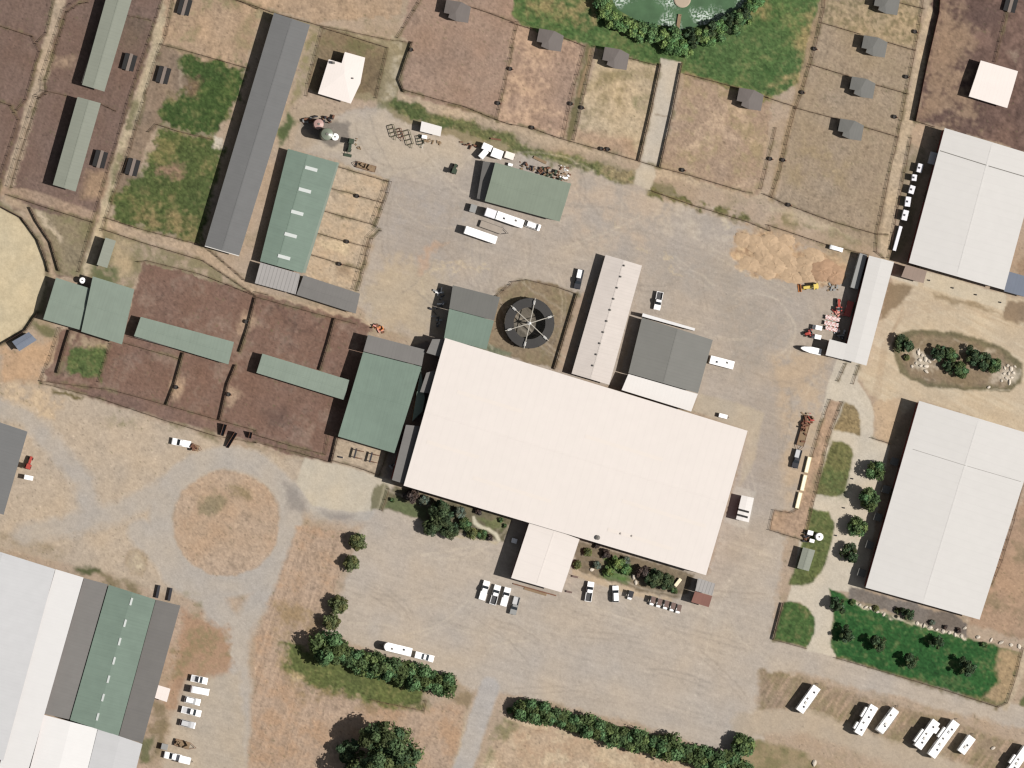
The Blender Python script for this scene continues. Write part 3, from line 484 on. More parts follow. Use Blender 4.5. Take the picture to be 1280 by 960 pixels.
# ---- a dark brown line and weedy ground under each fence are added with the fences (see FENCES)
# ================================================================ FENCES (photo lines -> rail fences)
# (points, type, label)
FENCES = [
 (t(0,0,(283,-200),(275,0),(235,165),(192,210)), 'rail', 'brown rail fence west of the narrow dirt lane at the top left corner'),
 (t(0,0,(160,180),(200,258),(132,500),(88,552)), 'rail', 'brown rail fence edging the narrow west lane beside the grey brown paddock'),
 (t(0,0,(54,528),(96,600),(10,870),(-10,1000)), 'rail', 'brown rail fence edging the narrow west lane at the left picture edge'),
 (t(0,0,(0,130),(165,185)), 'rail', 'short cross fence between two brown paddocks at the left picture edge'),
 (t(0,0,(0,508),(58,530)), 'rail', 'shortest cross fence at the left picture edge below the grey brown paddock'),
 (t(0,0,(440,2),(400,8),(330,55),(265,262),(220,400),(225,462),(190,485)), 'double', 'dark double rail fence between the narrow lane and the upper pale green shed'),
 (t(0,0,(190,485),(140,645),(92,800),(52,935)), 'double', 'dark double rail fence between the narrow lane and the lower pale green shed'),
 (t(0,0,(190,485),(240,458),(330,478)), 'rail', 'short dark fence from the narrow lane to the gap between the pale green sheds'),
 (t(0,0,(505,520),(580,556)), 'rail', 'short faint cross fence east of the gap between the pale green sheds'),
 (t(0,0,(645,80),(755,102)), 'rail', 'faint cross fence between the upper pale green shed and the weedy lane'),
 (t(0,0,(830,-150),(815,0),(725,270),(640,520),(585,720),(510,960))+t(0,1,(465,150)), 'rail', 'long dark rail fence on the west side of the weedy sandy lane'),
 (t(0,1,(465,150),(395,400)), 'rail', 'fence along the weedy triangle from the dirt crossing to the square green roofs'),
 (t(0,0,(885,-150),(868,0),(830,178),(795,262)), 'rail', 'brown rail fence on the east side of the weedy lane by the topmost tan paddock'),
 (t(0,0,(795,262),(745,420),(705,560),(655,740),(575,960))+t(0,1,(512,195)), 'rail', 'rail fence on the east side of the weedy lane along the two green paddocks'),
 (t(0,0,(1130,-20),(1210,10),(1290,45)), 'rail', 'fence along the top of the tan paddock left of the long grey barn'),
 (t(0,0,(800,222),(960,262),(1240,342)), 'rail', 'cross fence between the tan paddock and the upper green paddock'),
 (t(0,0,(745,660),(785,622),(900,660),(1062,697)), 'rail', 'cross fence between the upper and lower green paddocks'),
 (t(0,1,(530,130),(700,185),(1020,270),(1120,350),(1222,440)), 'rail', 'rail fence along the south end of the lower green paddock and the grey barn'),
 (t(0,1,(510,185),(720,255),(1020,345),(1270,512))+t(1,1,(0,500),(60,515)), 'rail', 'rail fence on the south side of the diagonal dirt lane above the brown pens'),
 (t(0,1,(40,15),(200,68),(462,152)), 'rail', 'rail fence across the south end of the brown paddock with the lower pale green shed'),
 (t(0,1,(150,78),(185,150),(255,255),(296,395)), 'board', 'dark curved board fence between the sand ring lane and the weedy triangle'),
 (t(0,1,(0,72),(110,130),(190,240),(232,350),(245,400)), 'board', 'dark curved rail around the north east rim of the pale sand ring'),
 (t(0,1,(190,600),(130,690),(0,765),(-140,780)), 'board', 'dark curved rail around the south east rim of the pale sand ring'),
 (t(1,0,(-100,0),(0,32),(80,62),(318,128),(500,165),(640,195),(778,214)), 'rail', 'long fence across the top of the white roofed house yard and the lane'),
 (t(1,0,(335,135),(262,420),(255,480)), 'rail', 'rail fence between the long grey barn and the white roofed house'),
 (t(1,0,(335,140),(500,190),(660,240),(635,350),(602,490)), 'rail', 'fence round the north and east of the white roofed house yard'),
 (t(1,0,(780,210),(745,310),(715,400),(740,460)), 'board', 'dark fence on the west side of the large tan paddock beside the grassy lane'),
 (t(1,0,(835,-20),(770,90),(708,188)), 'rail', 'diagonal fence running up to the top edge west of the largest tan paddock'),
 (t(1,0,(740,450),(900,495),(1050,535),(1205,600)), 'rail', 'weedy fence along the south of the large tan paddock above the green ditch'),
 (t(1,0,(1060,30),(1180,70),(1290,112))+t(2,0,(0,115),(115,150)), 'rail', 'fence between the pond lawn and the first two tan paddocks'),
 (t(1,0,(1285,240),(1250,400),(1205,598)), 'rail', 'fence dividing the largest tan paddock from the next paddock to its east'),
 (t(2,0,(0,240),(30,110)), 'rail', 'short upper run of fence below the corner of the pond lawn'),
 (t(1,0,(1205,600),(1280,625))+t(2,0,(0,622),(110,645),(250,695),(440,748),(630,805),(740,838)), 'rail', 'long fence along the south of the middle paddocks, west of the concrete path'),
 (t(2,0,(250,185),(365,232),(300,470),(255,690)), 'rail', 'fence on the west side of the narrow grassy strip between two paddocks'),
 (t(2,0,(412,232),(350,520),(310,700)), 'rail', 'fence on the east side of the narrow grassy strip between two paddocks'),
 (t(2,0,(580,290),(735,330)), 'rail', 'short fence between the pond lawn and the yellowish weedy paddock'),
 (t(2,0,(742,320),(690,570),(635,805)), 'board', 'dark fence along the west side of the concrete path'),
 (t(2,0,(848,318),(800,560),(738,838)), 'board', 'dark fence along the east side of the concrete path'),
 (t(2,0,(870,372),(1000,405),(1130,440),(1280,488))+t(3,0,(0,490),(140,535)), 'rail', 'fence between the lawn and the tan paddock east of the concrete path'),
 (t(2,0,(738,838),(900,880),(1160,958))+t(2,1,(1200,5)), 'rail', 'fence along the south of the tan paddock east of the concrete path'),
 (t(3,0,(40,640),(0,800),(-35,945)), 'rail', 'fence on the east side of the tan paddock by the narrow weedy lane'),
 (t(3,0,(290,-200),(280,40),(235,240),(165,480),(138,545)), 'rail', 'fence on the east side of the pond lawn with the four small paddocks behind it'),
 (t(3,0,(138,540),(100,680),(60,860),(15,985)), 'rail', 'fence on the west side of the southernmost small paddock beside the weedy lane'),
 (t(3,0,(640,10),(780,45)), 'rail', 'short fence at the top edge right of the topmost small shelter'),
 (t(3,0,(270,115),(460,170)), 'rail', 'fence left of the second small shelter in the east column'),
 (t(3,0,(600,212),(735,252)), 'rail', 'fence right of the second small shelter in the east column'),
 (t(3,0,(210,322),(400,380)), 'rail', 'fence left of the third small shelter in the east column'),
 (t(3,0,(540,425),(700,470)), 'rail', 'fence right of the third small shelter in the east column'),
 (t(3,0,(138,540),(345,595)), 'rail', 'fence left of the fourth small shelter in the east column'),
 (t(3,0,(480,635),(650,685)), 'rail', 'fence right of the fourth small shelter in the east column'),
 (t(3,0,(790,-100),(770,40),(735,250),(690,470),(648,690),(600,900))+t(3,1,(545,210)), 'rail', 'long fence on the west side of the pale lane beside the small paddocks'),
 (t(3,0,(866,-160),(852,60),(790,330),(735,605)), 'solid', 'solid dark maroon board fence on the east side of the pale lane'),
 (t(3,0,(735,605),(830,635)), 'rail', 'short fence from the maroon board fence to the north east white arena'),
 (t(3,0,(1195,60),(1135,310)), 'rail', 'fence in the dark brown field leading to the square white roof'),
 (t(3,1,(-20,10),(100,65),(330,150),(545,212),(600,212)), 'rail', 'weedy fence along the south of the southernmost small paddock'),
 (t(2,1,(700,-5),(900,65),(1180,150),(1290,195))+t(3,1,(0,165),(300,265),(500,315)), 'rail', 'dark fence along the north of the big yard by the sand heap'),
 (t(3,1,(545,212),(540,300),(580,330)), 'rail', 'short fence at the lane end by the L shaped white shed'),
 (t(3,0,(715,690),(690,820))+t(3,1,(640,120),(605,330)), 'rail', 'fence beside the lane west of the row of white trailers'),
 (t(1,0,(405,832),(660,908)), 'rail', 'fence along the north of the sand pens beside the green barn'),
 (t(1,0,(665,905),(650,960))+t(1,1,(590,165)), 'double', 'brown double fence on the east of the upper sand pens'),
 (t(1,1,(618,185),(570,230),(500,490)), 'double', 'brown double fence on the east of the lower sand pens'),
 (t(1,0,(385,945),(470,965))+t(1,1,(500,15),(635,55)), 'rail', 'first cross fence of the sand pens, nearest the silos'),
 (t(1,1,(340,95),(590,165)), 'rail', 'second cross fence of the sand pens'),
 (t(1,1,(305,205),(450,248),(560,275)), 'rail', 'third cross fence of the sand pens'),
 (t(1,1,(270,312),(420,358),(525,388)), 'rail', 'fourth cross fence of the sand pens, nearest the grey wing'),
 (t(0,1,(690,350),(740,345),(1000,410),(1280,520))+t(1,1,(0,525),(200,580),(390,632),(500,660)), 'rail', 'fence along the north of the brown pens'),
 (t(0,1,(1278,530),(1240,680),(1200,800)), 'board', 'dark fence between the two northern brown pens'),
 (t(1,1,(395,632),(360,760),(320,890)), 'board', 'dark fence through the northern brown pens nearest the stable'),
 (t(0,1,(918,805),(875,960))+t(0,2,(835,105)), 'board', 'dark fence between the first two southern brown pens'),
 (t(0,1,(1180,865),(1140,960))+t(0,2,(1100,182)), 'board', 'dark fence between the second and third southern brown pens'),
 (t(0,1,(610,752),(760,795),(900,835)), 'rail', 'pale worn rail along the south side of the left pale green strip shed'),
 (t(0,1,(555,760),(495,950)), 'rail', 'fence on the east of the small green grass pen'),
 (t(0,1,(350,692),(320,790),(287,905)), 'board', 'short dark fence on the west of the small green grass pen'),
 (t(0,1,(300,680),(255,820),(205,945)), 'rail', 'fence at the west end of the brown pens beside the orange dirt'),
 (t(0,1,(205,945),(310,960))+t(0,2,(560,30),(830,105),(1100,182),(1280,232))+t(1,2,(0,255),(180,310),(345,352)), 'rail', 'inner fence along the south of the brown pens'),
 (t(0,1,(205,945),(215,960))+t(0,2,(245,5),(500,72),(820,180),(1080,260),(1280,295))+t(1,2,(0,292),(200,340),(375,392)), 'rail', 'outer fence along the south of the brown pens'),
 (t(1,2,(362,250),(345,352)), 'rail', 'short fence at the south east corner of the brown pens'),
 (t(1,2,(408,262),(376,392)), 'board', 'dark fence between the brown pens and the hitching pad'),
 (t(1,2,(390,385),(500,415),(615,455),(655,345)), 'rail', 'fence round the south and east of the hitching pad'),
 (t(1,2,(665,525),(630,632)), 'rail', 'short wooden fence at the west end of the garden by the big arena'),
 (t(2,1,(325,510),(270,690),(212,885)), 'board', 'fence on the east side of the hot walker yard'),
 (t(1,1,(1205,520),(1270,465))+t(2,1,(0,450),(80,440),(240,480),(325,510)), 'rail', 'curved fence on the north side of the hot walker yard'),
 (t(3,2,(310,78),(270,190),(218,365)), 'rail', 'fence on the upper west side of the pinkish turnout strip'),
 (t(3,2,(148,625),(110,645),(30,630),(8,730),(180,782)), 'rail', 'fence round the foot of the pinkish turnout strip'),
 (t(3,2,(372,90),(305,265),(240,540),(182,780)), 'rail', 'fence on the east side of the pinkish turnout strip beside the lawns'),
 (t(3,1,(390,860),(350,945)), 'rail', 'short fence west of the concrete walk below the L shaped white shed'),
 (t(3,1,(455,870),(425,960)), 'rail', 'short fence east of the concrete walk below the L shaped white shed'),
 (t(3,3,(72,135),(25,315)), 'board', 'dark fence on the west edge of the rounded lawn by the yard'),
 (t(3,3,(25,318),(190,362)), 'rail', 'fence on the south edge of the rounded lawn by the yard'),
 (t(3,3,(340,410),(600,485),(900,575),(1150,655)), 'rail', 'low fence along the south of the large green lawn'),
 (t(3,3,(1150,655),(1195,635),(1240,500),(1275,360)), 'rail', 'fence at the east end of the large green lawn'),
 (t(3,2,(520,270),(610,298)), 'rail', 'low rail between the concrete walk and the tan verge by the south east arena'),
 (t(1,3,(575,620),(840,675),(850,625)), 'rail', 'short L shaped rail in the grass south of the long hedge'),
 (t(3,2,(1275,480),(1230,680),(1170,880),(1120,1000)), 'rail', 'fence along the east wall side of the south east arena'),
]
for pts, ty, lb in FENCES:
    wd = {'rail': 1.2, 'board': 2.0, 'double': 2.0, 'solid': 1.5}[ty]
    line(pts, wd+1.0, (112, 92, 70), fe=2.2, warp=.7, a=.62 if ty == 'rail' else .75)  # even dark brown line along the fence foot, stronger under boards
    line(pts, wd+3, (120, 112, 76), fe=4, warp=1.5, a=.6, patch=.32)
# random tyre tracks over the yards
for pts, n, a0, sp in ((SY, 70, .27, .25), (NY, 110, .3, 1.2)):
    w_ = win(pts, 0)
    for k in range(n):
        while True:
            x, y = R.uniform(min(p[0] for p in pts), min(1280, max(p[0] for p in pts))), R.uniform(min(p[1] for p in pts), max(p[1] for p in pts))
            if inside(np.array([x]), np.array([y]), pts)[0]: break
        a, b = a0+R.gauss(0, sp), R.gauss(0, .006 if sp < 1 else .012); L = []
        for q in range(R.randint(6, 16)):
            L.append((x, y)); x += 9*math.cos(a); y += 9*math.sin(a); a += b*9
        if not all(inside(np.array([p[0] for p in L]), np.array([p[1] for p in L]), pts)): continue
        c = R.choice(((152, 138, 122), (150, 138, 124), (208, 194, 172), (212, 196, 172), (144, 134, 122)))
        line(L, 1.4, c, fe=2.5, warp=1.0, a=R.uniform(.22, .55))
        if R.random() < .6: line([(p[0]-math.sin(a)*7, p[1]+math.cos(a)*7) for p in L], 1.4, c, fe=2.5, warp=1.0, a=R.uniform(.2, .4))
# overall wear: clumps, streaks, large tonal drift
lab = LAB
def isin(*n): return np.isin(lab, [LN.index(x) for x in n if x in LN])
amp = np.where(isin('gravel_yard', 'gravel_road', 'asphalt_drive', 'gravel_parking'), .38, np.where(isin('concrete_walk', 'concrete_pad', 'sand_arena', 'garden_path'), .35, 1.0))
gm = isin('grass')
sp_ = np.clip(N4*.5+N8*.35-.1, 0, 1)*.28*gm; C = C*(1-sp_[..., None])+DRYB*sp_[..., None]
C *= np.where(gm, 1+.08*N2+.05*N4, 1)[..., None]
amp = np.where(lab == 0, .62, amp)
TEX = 1+amp*(.085*N2+.065*N4+.035*N8+.025*N16+.02*N40)+np.where(isin('gravel_yard', 'gravel_parking', 'asphalt_drive'), .022*STR, 0)+np.where(isin('dirt_paddock', 'dry_field', 'dirt_pen'), .03*STR2, 0)
C *= np.clip(TEX, .45, 1.6)[..., None]
dm = isin('dirt_paddock', 'dirt_pen', 'dry_field', 'ground', 'roundabout_island', 'dirt_yard', 'sand_pen'); M1, M2 = gn(1.3), gn(1.8)     # droppings, stones, tufts
C *= np.where(dm, 1-.38*np.clip(M1-1.9, 0, 1)+.30*np.clip(-M1-2.1, 0, 1), 1)[..., None]
tf = (np.clip(M2-2.0, 0, 1)*.6*dm)[..., None]; C = C*(1-tf)+np.array(col(112, 108, 72))*tf
ym = isin('gravel_yard', 'gravel_road', 'gravel_parking', 'asphalt_drive'); C *= np.where(ym, 1-.20*np.clip(M1-2.2, 0, 1)+.16*np.clip(M2-2.2, 0, 1), 1)[..., None]
ng = np.where(gm, 1.0, .87)[..., None]; LUM = (C*np.array([.25, .6, .15])).sum(-1, keepdims=True); C = LUM+(C-LUM)*ng
hue = .010*N40+.007*N16
C *= np.stack([1+hue, np.ones_like(hue), 1-hue*1.6], -1)
C = np.clip(C, .01, .85)
# ---- world positions of the grid
def Pgrid(X, Y):
    d = [np.full(X.shape, F_[i]*DIST)+R_[i]*(X-640)*S+U_[i]*(480-Y)*S for i in range(3)]
    tt = -CAM.z/d[2]
    return CAM.x+d[0]*tt, CAM.y+d[1]*tt
WXX, WYY = Pgrid(PX, PY)
m_ground = attr_mat('ground surface', fine=.10, sc=2.2, bump=.25)
flab = lab[:-1, :-1]
idx = np.arange(GW*GH).reshape(GH, GW)
quads = np.stack([idx[:-1, :-1], idx[1:, :-1], idx[1:, 1:], idx[:-1, 1:]], -1)
FARR = 9000.0
STRUCT = {'grass': ('stuff', 'short green and yellowing grass on the lawns, paddocks and verges', 'grass')}
for k, n in enumerate(LN):
    q = quads[flab == k]
    if len(q) == 0: continue
    used = np.unique(q); remap = np.full(GW*GH, -1); remap[used] = np.arange(len(used)); q = remap[q]
    vs = np.stack([WXX.ravel()[used], WYY.ravel()[used], np.zeros(len(used))], -1); cs = C.reshape(-1, 3)[used]
    if n == 'ground':
        # outer land to the horizon, joined to the rim of the sheet
        x0, x1, y0, y1 = WXX[0].min(), WXX[0].max(), WYY.min(), WYY.max()
        tl, tr, bl, br = (WXX[0, 0], WYY[0, 0]), (WXX[0, -1], WYY[0, -1]), (WXX[-1, 0], WYY[-1, 0]), (WXX[-1, -1], WYY[-1, -1])
        o = len(vs)
        ext = [tl, tr, br, bl, (-FARR, FARR), (FARR, FARR), (FARR, -FARR), (-FARR, -FARR)]
        vs = np.concatenate([vs, np.array([(a, b, 0.0) for a, b in ext])]); cs = np.concatenate([cs, np.tile(np.array(col(170, 147, 120)), (8, 1))])
        q = np.concatenate([q, np.array([(o+0, o+1, o+5, o+4), (o+1, o+2, o+6, o+5), (o+2, o+3, o+7, o+6), (o+3, o+0, o+4, o+7)])])
    me = bpy.data.meshes.new(n)
    me.vertices.add(len(vs)); me.vertices.foreach_set('co', vs.astype(np.float32).ravel())
    me.loops.add(len(q)*4); me.loops.foreach_set('vertex_index', q.astype(np.int32).ravel())
    me.polygons.add(len(q)); me.polygons.foreach_set('loop_start', np.arange(0, len(q)*4, 4, dtype=np.int32))
    me.update(calc_edges=True); me.validate()
    at = me.attributes.new('Col', 'FLOAT_COLOR', 'POINT')
    at.data.foreach_set('color', np.concatenate([cs, np.ones((len(cs), 1))], -1).astype(np.float32).ravel())
    me.materials.append(m_ground)
    o = bpy.data.objects.new(n, me); COL.objects.link(o)
    if n == 'grass': tag(o, STRUCT[n][1], 'grass', kind='stuff')
    else: o['kind'] = 'structure'; o['label'] = n.replace('_', ' ')+' of the stable grounds'; o['category'] = n.replace('_', ' ').split()[-1]
# ---- pond
def sheet(name, pts, m, z, kind='structure'):
    mb = MB(); w = [P(x, y, 0) for x, y in pts]
    mb.prism([(p.x, p.y) for p in w], -.3, z); o = mb.build(name, m); o['kind'] = kind; return o
mp = mat('pond', (.052, .100, .048), rough=.3, spec=.4, mottle=.35, scale=.3)
n_ = mp.node_tree; bs_ = n_.nodes['Principled BSDF']; old = bs_.inputs['Base Color'].links[0].from_socket
gp = n_.nodes.new('ShaderNodeNewGeometry'); ramps = []
for sc_, lo_, hi_, dt_ in ((.09, .49, .60, 2), (1.6, .46, .58, 5)):     # drifting pale algae scum
    x_ = n_.nodes.new('ShaderNodeTexNoise'); x_.inputs['Scale'].default_value = sc_; x_.inputs['Detail'].default_value = dt_; n_.links.new(gp.outputs['Position'], x_.inputs['Vector'])
    r_ = n_.nodes.new('ShaderNodeMapRange'); r_.inputs[1].default_value = lo_; r_.inputs[2].default_value = hi_; n_.links.new(x_.outputs[0], r_.inputs[0]); ramps.append(r_)
pm_ = n_.nodes.new('ShaderNodeMath'); pm_.operation = 'MULTIPLY'; n_.links.new(ramps[0].outputs[0], pm_.inputs[0]); n_.links.new(ramps[1].outputs[0], pm_.inputs[1])
mxx = n_.nodes.new('ShaderNodeMix'); mxx.data_type = 'RGBA'; n_.links.new(pm_.outputs[0], mxx.inputs[0]); n_.links.new(old, mxx.inputs[6]); mxx.inputs[7].default_value = (.42, .47, .42, 1); n_.links.new(mxx.outputs[2], bs_.inputs['Base Color'])
pond = [(752, -60), (760, -10), (772, 12), (800, 28), (845, 34), (850, 38), (866, 34), (895, 28), (930, 8), (944, -20), (940, -60)]
sheet('pond_water', pond, mp, .02)
# ---- fence meshes
m_rail = mat('weathered brown rail', col(92, 66, 50), mottle=.2)
m_dark = mat('dark stained board', col(62, 40, 32), mottle=.2)
m_maroon = mat('maroon board', col(74, 32, 26), mottle=.15)
def fence(pts, ty, lb):
    mb = MB(); m = {'rail': m_rail, 'double': m_rail, 'board': m_dark, 'solid': m_maroon}[ty]
    w = [P(x, y, 0) for x, y in pts]; o = w[0].copy()
    h = .9; offs = (0,) if ty != 'double' else (-.75, .75)
    for off in offs:
        for i in range(len(w)-1):
            a, b = w[i]-o, w[i+1]-o; d = b-a; L = d.length; an = math.atan2(d.y, d.x)
            nx, ny = -math.sin(an)*off, math.cos(an)*off
            mx, my = (a.x+b.x)/2+nx, (a.y+b.y)/2+ny
            if ty == 'solid': mb.box(mx, my, .05, L, .07, 1.75, an)
            else:
                for z in ((.45, .85) if ty != 'board' else (.3, .58, .84)): mb.box(mx, my, z-.06, L, .05 if ty != 'board' else .06, .05 if ty != 'board' else .2, an)
                if ty == 'board': mb.box(mx, my, 1.02, L, .14, .05, an)
            n = max(1, round(L/2.8))
            for k in range(n+(1 if i == len(w)-2 else 0)):
                q = a+d*(k/n); mb.box(q.x+nx, q.y+ny, -.2, .13, .13, h+.3 if ty != 'solid' else 2.0, an)
    ob = mb.build('fence', m, None, o)
    tag(ob, lb, 'fence', 'paddock and lane fences')
for f in FENCES: fence(*f)
# ================================================================ BUILDINGS
WALLRED = mat('barn red wall', (.16, .035, .028), mottle=.15)
WALLTAN = mat('tan wall', col(150, 130, 108), mottle=.12)
WALLGREY = mat('grey wall', col(140, 138, 132), mottle=.12)
WALLGRN = mat('grey green wall', col(110, 118, 105), mottle=.12)
M_DOOR = mat('brown door', col(90, 66, 52)); M_TRIM = mat('white trim', col(232, 228, 220), mottle=.04)
M_POST = mat('steel post', col(110, 104, 98)); M_WIN = mat('dark glass', (.02, .025, .03), rough=.15, spec=.6, mottle=.02)
M_SKYL = mat('white skylight panel', col(214, 219, 214), rough=.4, mottle=.04)
M_VENT = mat('grey vent cap', col(128, 124, 118)); ROOF_V = mat('pale vent cap', col(214, 204, 196)); M_DARK = mat('dark recess', (.02, .018, .017))
ROOFC = dict(cream=((239, 230, 222), .03, .015), white=((222, 219, 214), .035, .02), bright=((242, 240, 237), .03, .015), lgrey=((208, 208, 208), .05, .03),
             pgreen=((146, 150, 136), .07, .05), pgreen2=((139, 152, 138), .10, .07), green=((124, 142, 128), .12, .09), green2=((136, 147, 130), .09, .06), grey=((118, 118, 117), .08, .05),
             dgrey=((130, 129, 123), .07, .05), pgrey=((127, 124, 120), .09, .06), wgrey=((220, 210, 201), .08, .06), rib=((172, 168, 164), .06, .03), rust=((138, 96, 84), .14, .1),
             slate=((116, 115, 110), .08, .05), black=((116, 108, 103), .1, .06), blue=((120, 128, 142), .1, .06), brown=((160, 140, 126), .12, .08), pink=((242, 237, 231), .03, .02), house=((250, 240, 232), .03, .02))
def roofmat(key, th, seam):
    c, mo, st = ROOFC[key]
    return mat('%s sheet roof %d' % (key, round(math.degrees(th))), col(*c), rough=.6, spec=.25, mottle=mo, scale=.35, streak=st, ang=-th, seam=seam, seam_d={'rib': .35, 'cream': .02, 'white': .02, 'bright': .02, 'lgrey': .025, 'pink': .03, 'house': .03}.get(key, .05))
def building(name, label, cat, quad, eave, ridge=None, roof='white', wall=WALLRED, along=0, rt=.5, eave2=None, over=.35, seam=1.0, group=None, openside=False, cap=True, doors=2, drop=0.0):
    """quad: four photo points of the roof corners; ridge runs along edge 0-1 (along=0) or 1-2 (along=1)"""
    q = quad[along:]+quad[:along]
    eB = eave if eave2 is None else eave2
    if ridge is not None: ridge = eave+(ridge-eave)*.32
    A0, A1, B1, B0 = P(*q[0], eave), P(*q[1], eave), P(*q[2], eB), P(*q[3], eB)
    cen = (A0+A1+B0+B1)/4; o = Vector((cen.x, cen.y, drop))
    root = thing(name, o, label, cat, group)
    th = math.atan2((A1-A0).y, (A1-A0).x)
    rm = roofmat(roof, th, seam)
    TH = .14
    if ridge is not None:
        R0, R1 = A0.lerp(B0, rt), A1.lerp(B1, rt); R0.z = R1.z = ridge
        top = [A0, A1, R1, R0, B1, B0]
    else: top = [A0, A1, B1, B0]
    dn = Vector((0, 0, TH))
    vs = [v-o for v in top]+[v-o-dn for v in top]
    mb = MB()
    if ridge is not None:
        mb.add(vs, [(0, 1, 2, 3), (3, 2, 4, 5), (9, 8, 7, 6), (11, 10, 8, 9), (0, 6, 7, 1), (4, 10, 11, 5), (1, 7, 8, 2), (2, 8, 10, 4), (3, 9, 6, 0), (5, 11, 9, 3)])
    else:
        mb.add(vs, [(0, 1, 2, 3), (7, 6, 5, 4), (0, 4, 5, 1), (1, 5, 6, 2), (2, 6, 7, 3), (3, 7, 4, 0)])
    # keep faces outward whichever way the corners were listed
    n = (vs[1]-vs[0]).cross(vs[2]-vs[0])
    if n.z < 0: mb.f = [f[::-1] for f in mb.f]
    ro = mb.build('roof', rm, root)
    if ridge is not None and cap:
        c = MB(); a, b = R0-o, R1-o; d = b-a
        c.box((a.x+b.x)/2, (a.y+b.y)/2, a.z-.01, d.length, .45, .035, math.atan2(d.y, d.x), taper=.9); c.build('ridge_cap', rm, ro)
    # walls
    def ins(v, z):
        d = (cen-v); d.z = 0
        L = d.length; k = min(over*1.4/L, .3); w = v+d*k-o; w.z = z-drop; return w
    a0, a1, b1, b0 = (ins(A0, 0), ins(A1, 0), ins(B1, 0), ins(B0, 0))
    wm = MB(); kz = TH+.01
    if openside:
        for u in (0, .33, .67, 1):
            for s, (p0, p1, z) in enumerate(((a0, a1, eave), (b0, b1, eB))):
                p = p0.lerp(p1, .02+.96*u); pm = MB(); pm.box(p.x, p.y, 0, .18, .18, z-kz-drop-.02, th); pm.build('post', M_POST, root)
        bm = MB()
        for p0, p1, z in ((a0, a1, eave), (b0, b1, eB)):
            d = p1-p0; bm.box((p0.x+p1.x)/2, (p0.y+p1.y)/2, z-kz-drop-.3, d.length, .14, .26, th)
        bm.build('beam', M_POST, root)
    else:
        def up(v, z): return Vector((v.x, v.y, z-drop-kz))
        if ridge is not None:
            f = over/max((A0-B0).length, 1)
            r0, r1 = a0.lerp(b0, rt), a1.lerp(b1, rt)
            sl = (ridge-eave)*f
            W = [a0, a1, b1, b0, up(a0, eave), up(a1, eave), up(b1, eB), up(b0, eB), up(r0, ridge-sl*.5), up(r1, ridge-sl*.5)]
            fs = [(0, 1, 5, 4), (1, 2, 6, 9, 5), (2, 3, 7, 6), (3, 0, 4, 8, 7), (4, 5, 9, 8), (8, 9, 6, 7)]
        else:
            W = [a0, a1, b1, b0, up(a0, eave), up(a1, eave), up(b1, eB), up(b0, eB)]
            fs = [(0, 1, 5, 4), (1, 2, 6, 5), (2, 3, 7, 6), (3, 0, 4, 7), (4, 5, 6, 7)]
        if n.z < 0: fs = [g[::-1] for g in fs]
        wm.add(W, fs); wm.build('wall', wall, root)
        eds = sorted([(a0, a1), (a1, b1), (b1, b0), (b0, a0)], key=lambda e: (e[0].x+e[1].x))[:doors]
        for p0, p1 in eds:
            d = p1-p0; L = d.length; an = math.atan2(d.y, d.x); nrm = Vector((d.y, -d.x, 0)).normalized()
            m = (p0+p1)/2
            if nrm.dot(m) < 0: nrm = -nrm
            h = min(eave, eB)-drop
            w = min(3.4, L*.4); q_ = m+nrm*.04; dm = MB(); dm.box(q_.x, q_.y, 0, w, .1, h*.72, an); dm.build('door', M_DOOR, root)
            if h > 2.3 and L > 9:
                for s in (-.32, .32):
                    q_ = m+d*s+nrm*.03; wd = MB(); wd.box(q_.x, q_.y, h*.45, 1.3, .08, h*.26, an); wd.build('window', M_WIN, root)
    def zf(px, py):
        z = eave
        for _ in range(4):
            p = P(px, py, z); v = (B0-A0); v2 = Vector((v.x, v.y, 0)); s = (Vector((p.x, p.y, 0))-Vector((A0.x, A0.y, 0))).dot(v2)/v2.dot(v2)
            # remove the part along the ridge
            r = (A1-A0); r = Vector((r.x, r.y, 0)).normalized(); vv = v2-r*v2.dot(r); pp = Vector((p.x-A0.x, p.y-A0.y, 0)); s = pp.dot(vv)/vv.dot(vv)
            z = (eave+(ridge-eave)*s/rt if s < rt else eB+(ridge-eB)*(1-s)/(1-rt)) if ridge is not None else eave+(eB-eave)*s
        return P(px, py, z)
    def zxy(x, y):
        v = (B0-A0); v2 = Vector((v.x, v.y, 0)); r = (A1-A0); r = Vector((r.x, r.y, 0)).normalized(); vv = v2-r*v2.dot(r)
        s = Vector((x-A0.x, y-A0.y, 0)).dot(vv)/vv.dot(vv)
        return (eave+(ridge-eave)*s/rt if s < rt else eB+(ridge-eB)*(1-s)/(1-rt)) if ridge is not None else eave+(eB-eave)*s
    zf.zxy = zxy
    return root, ro, zf, o, th

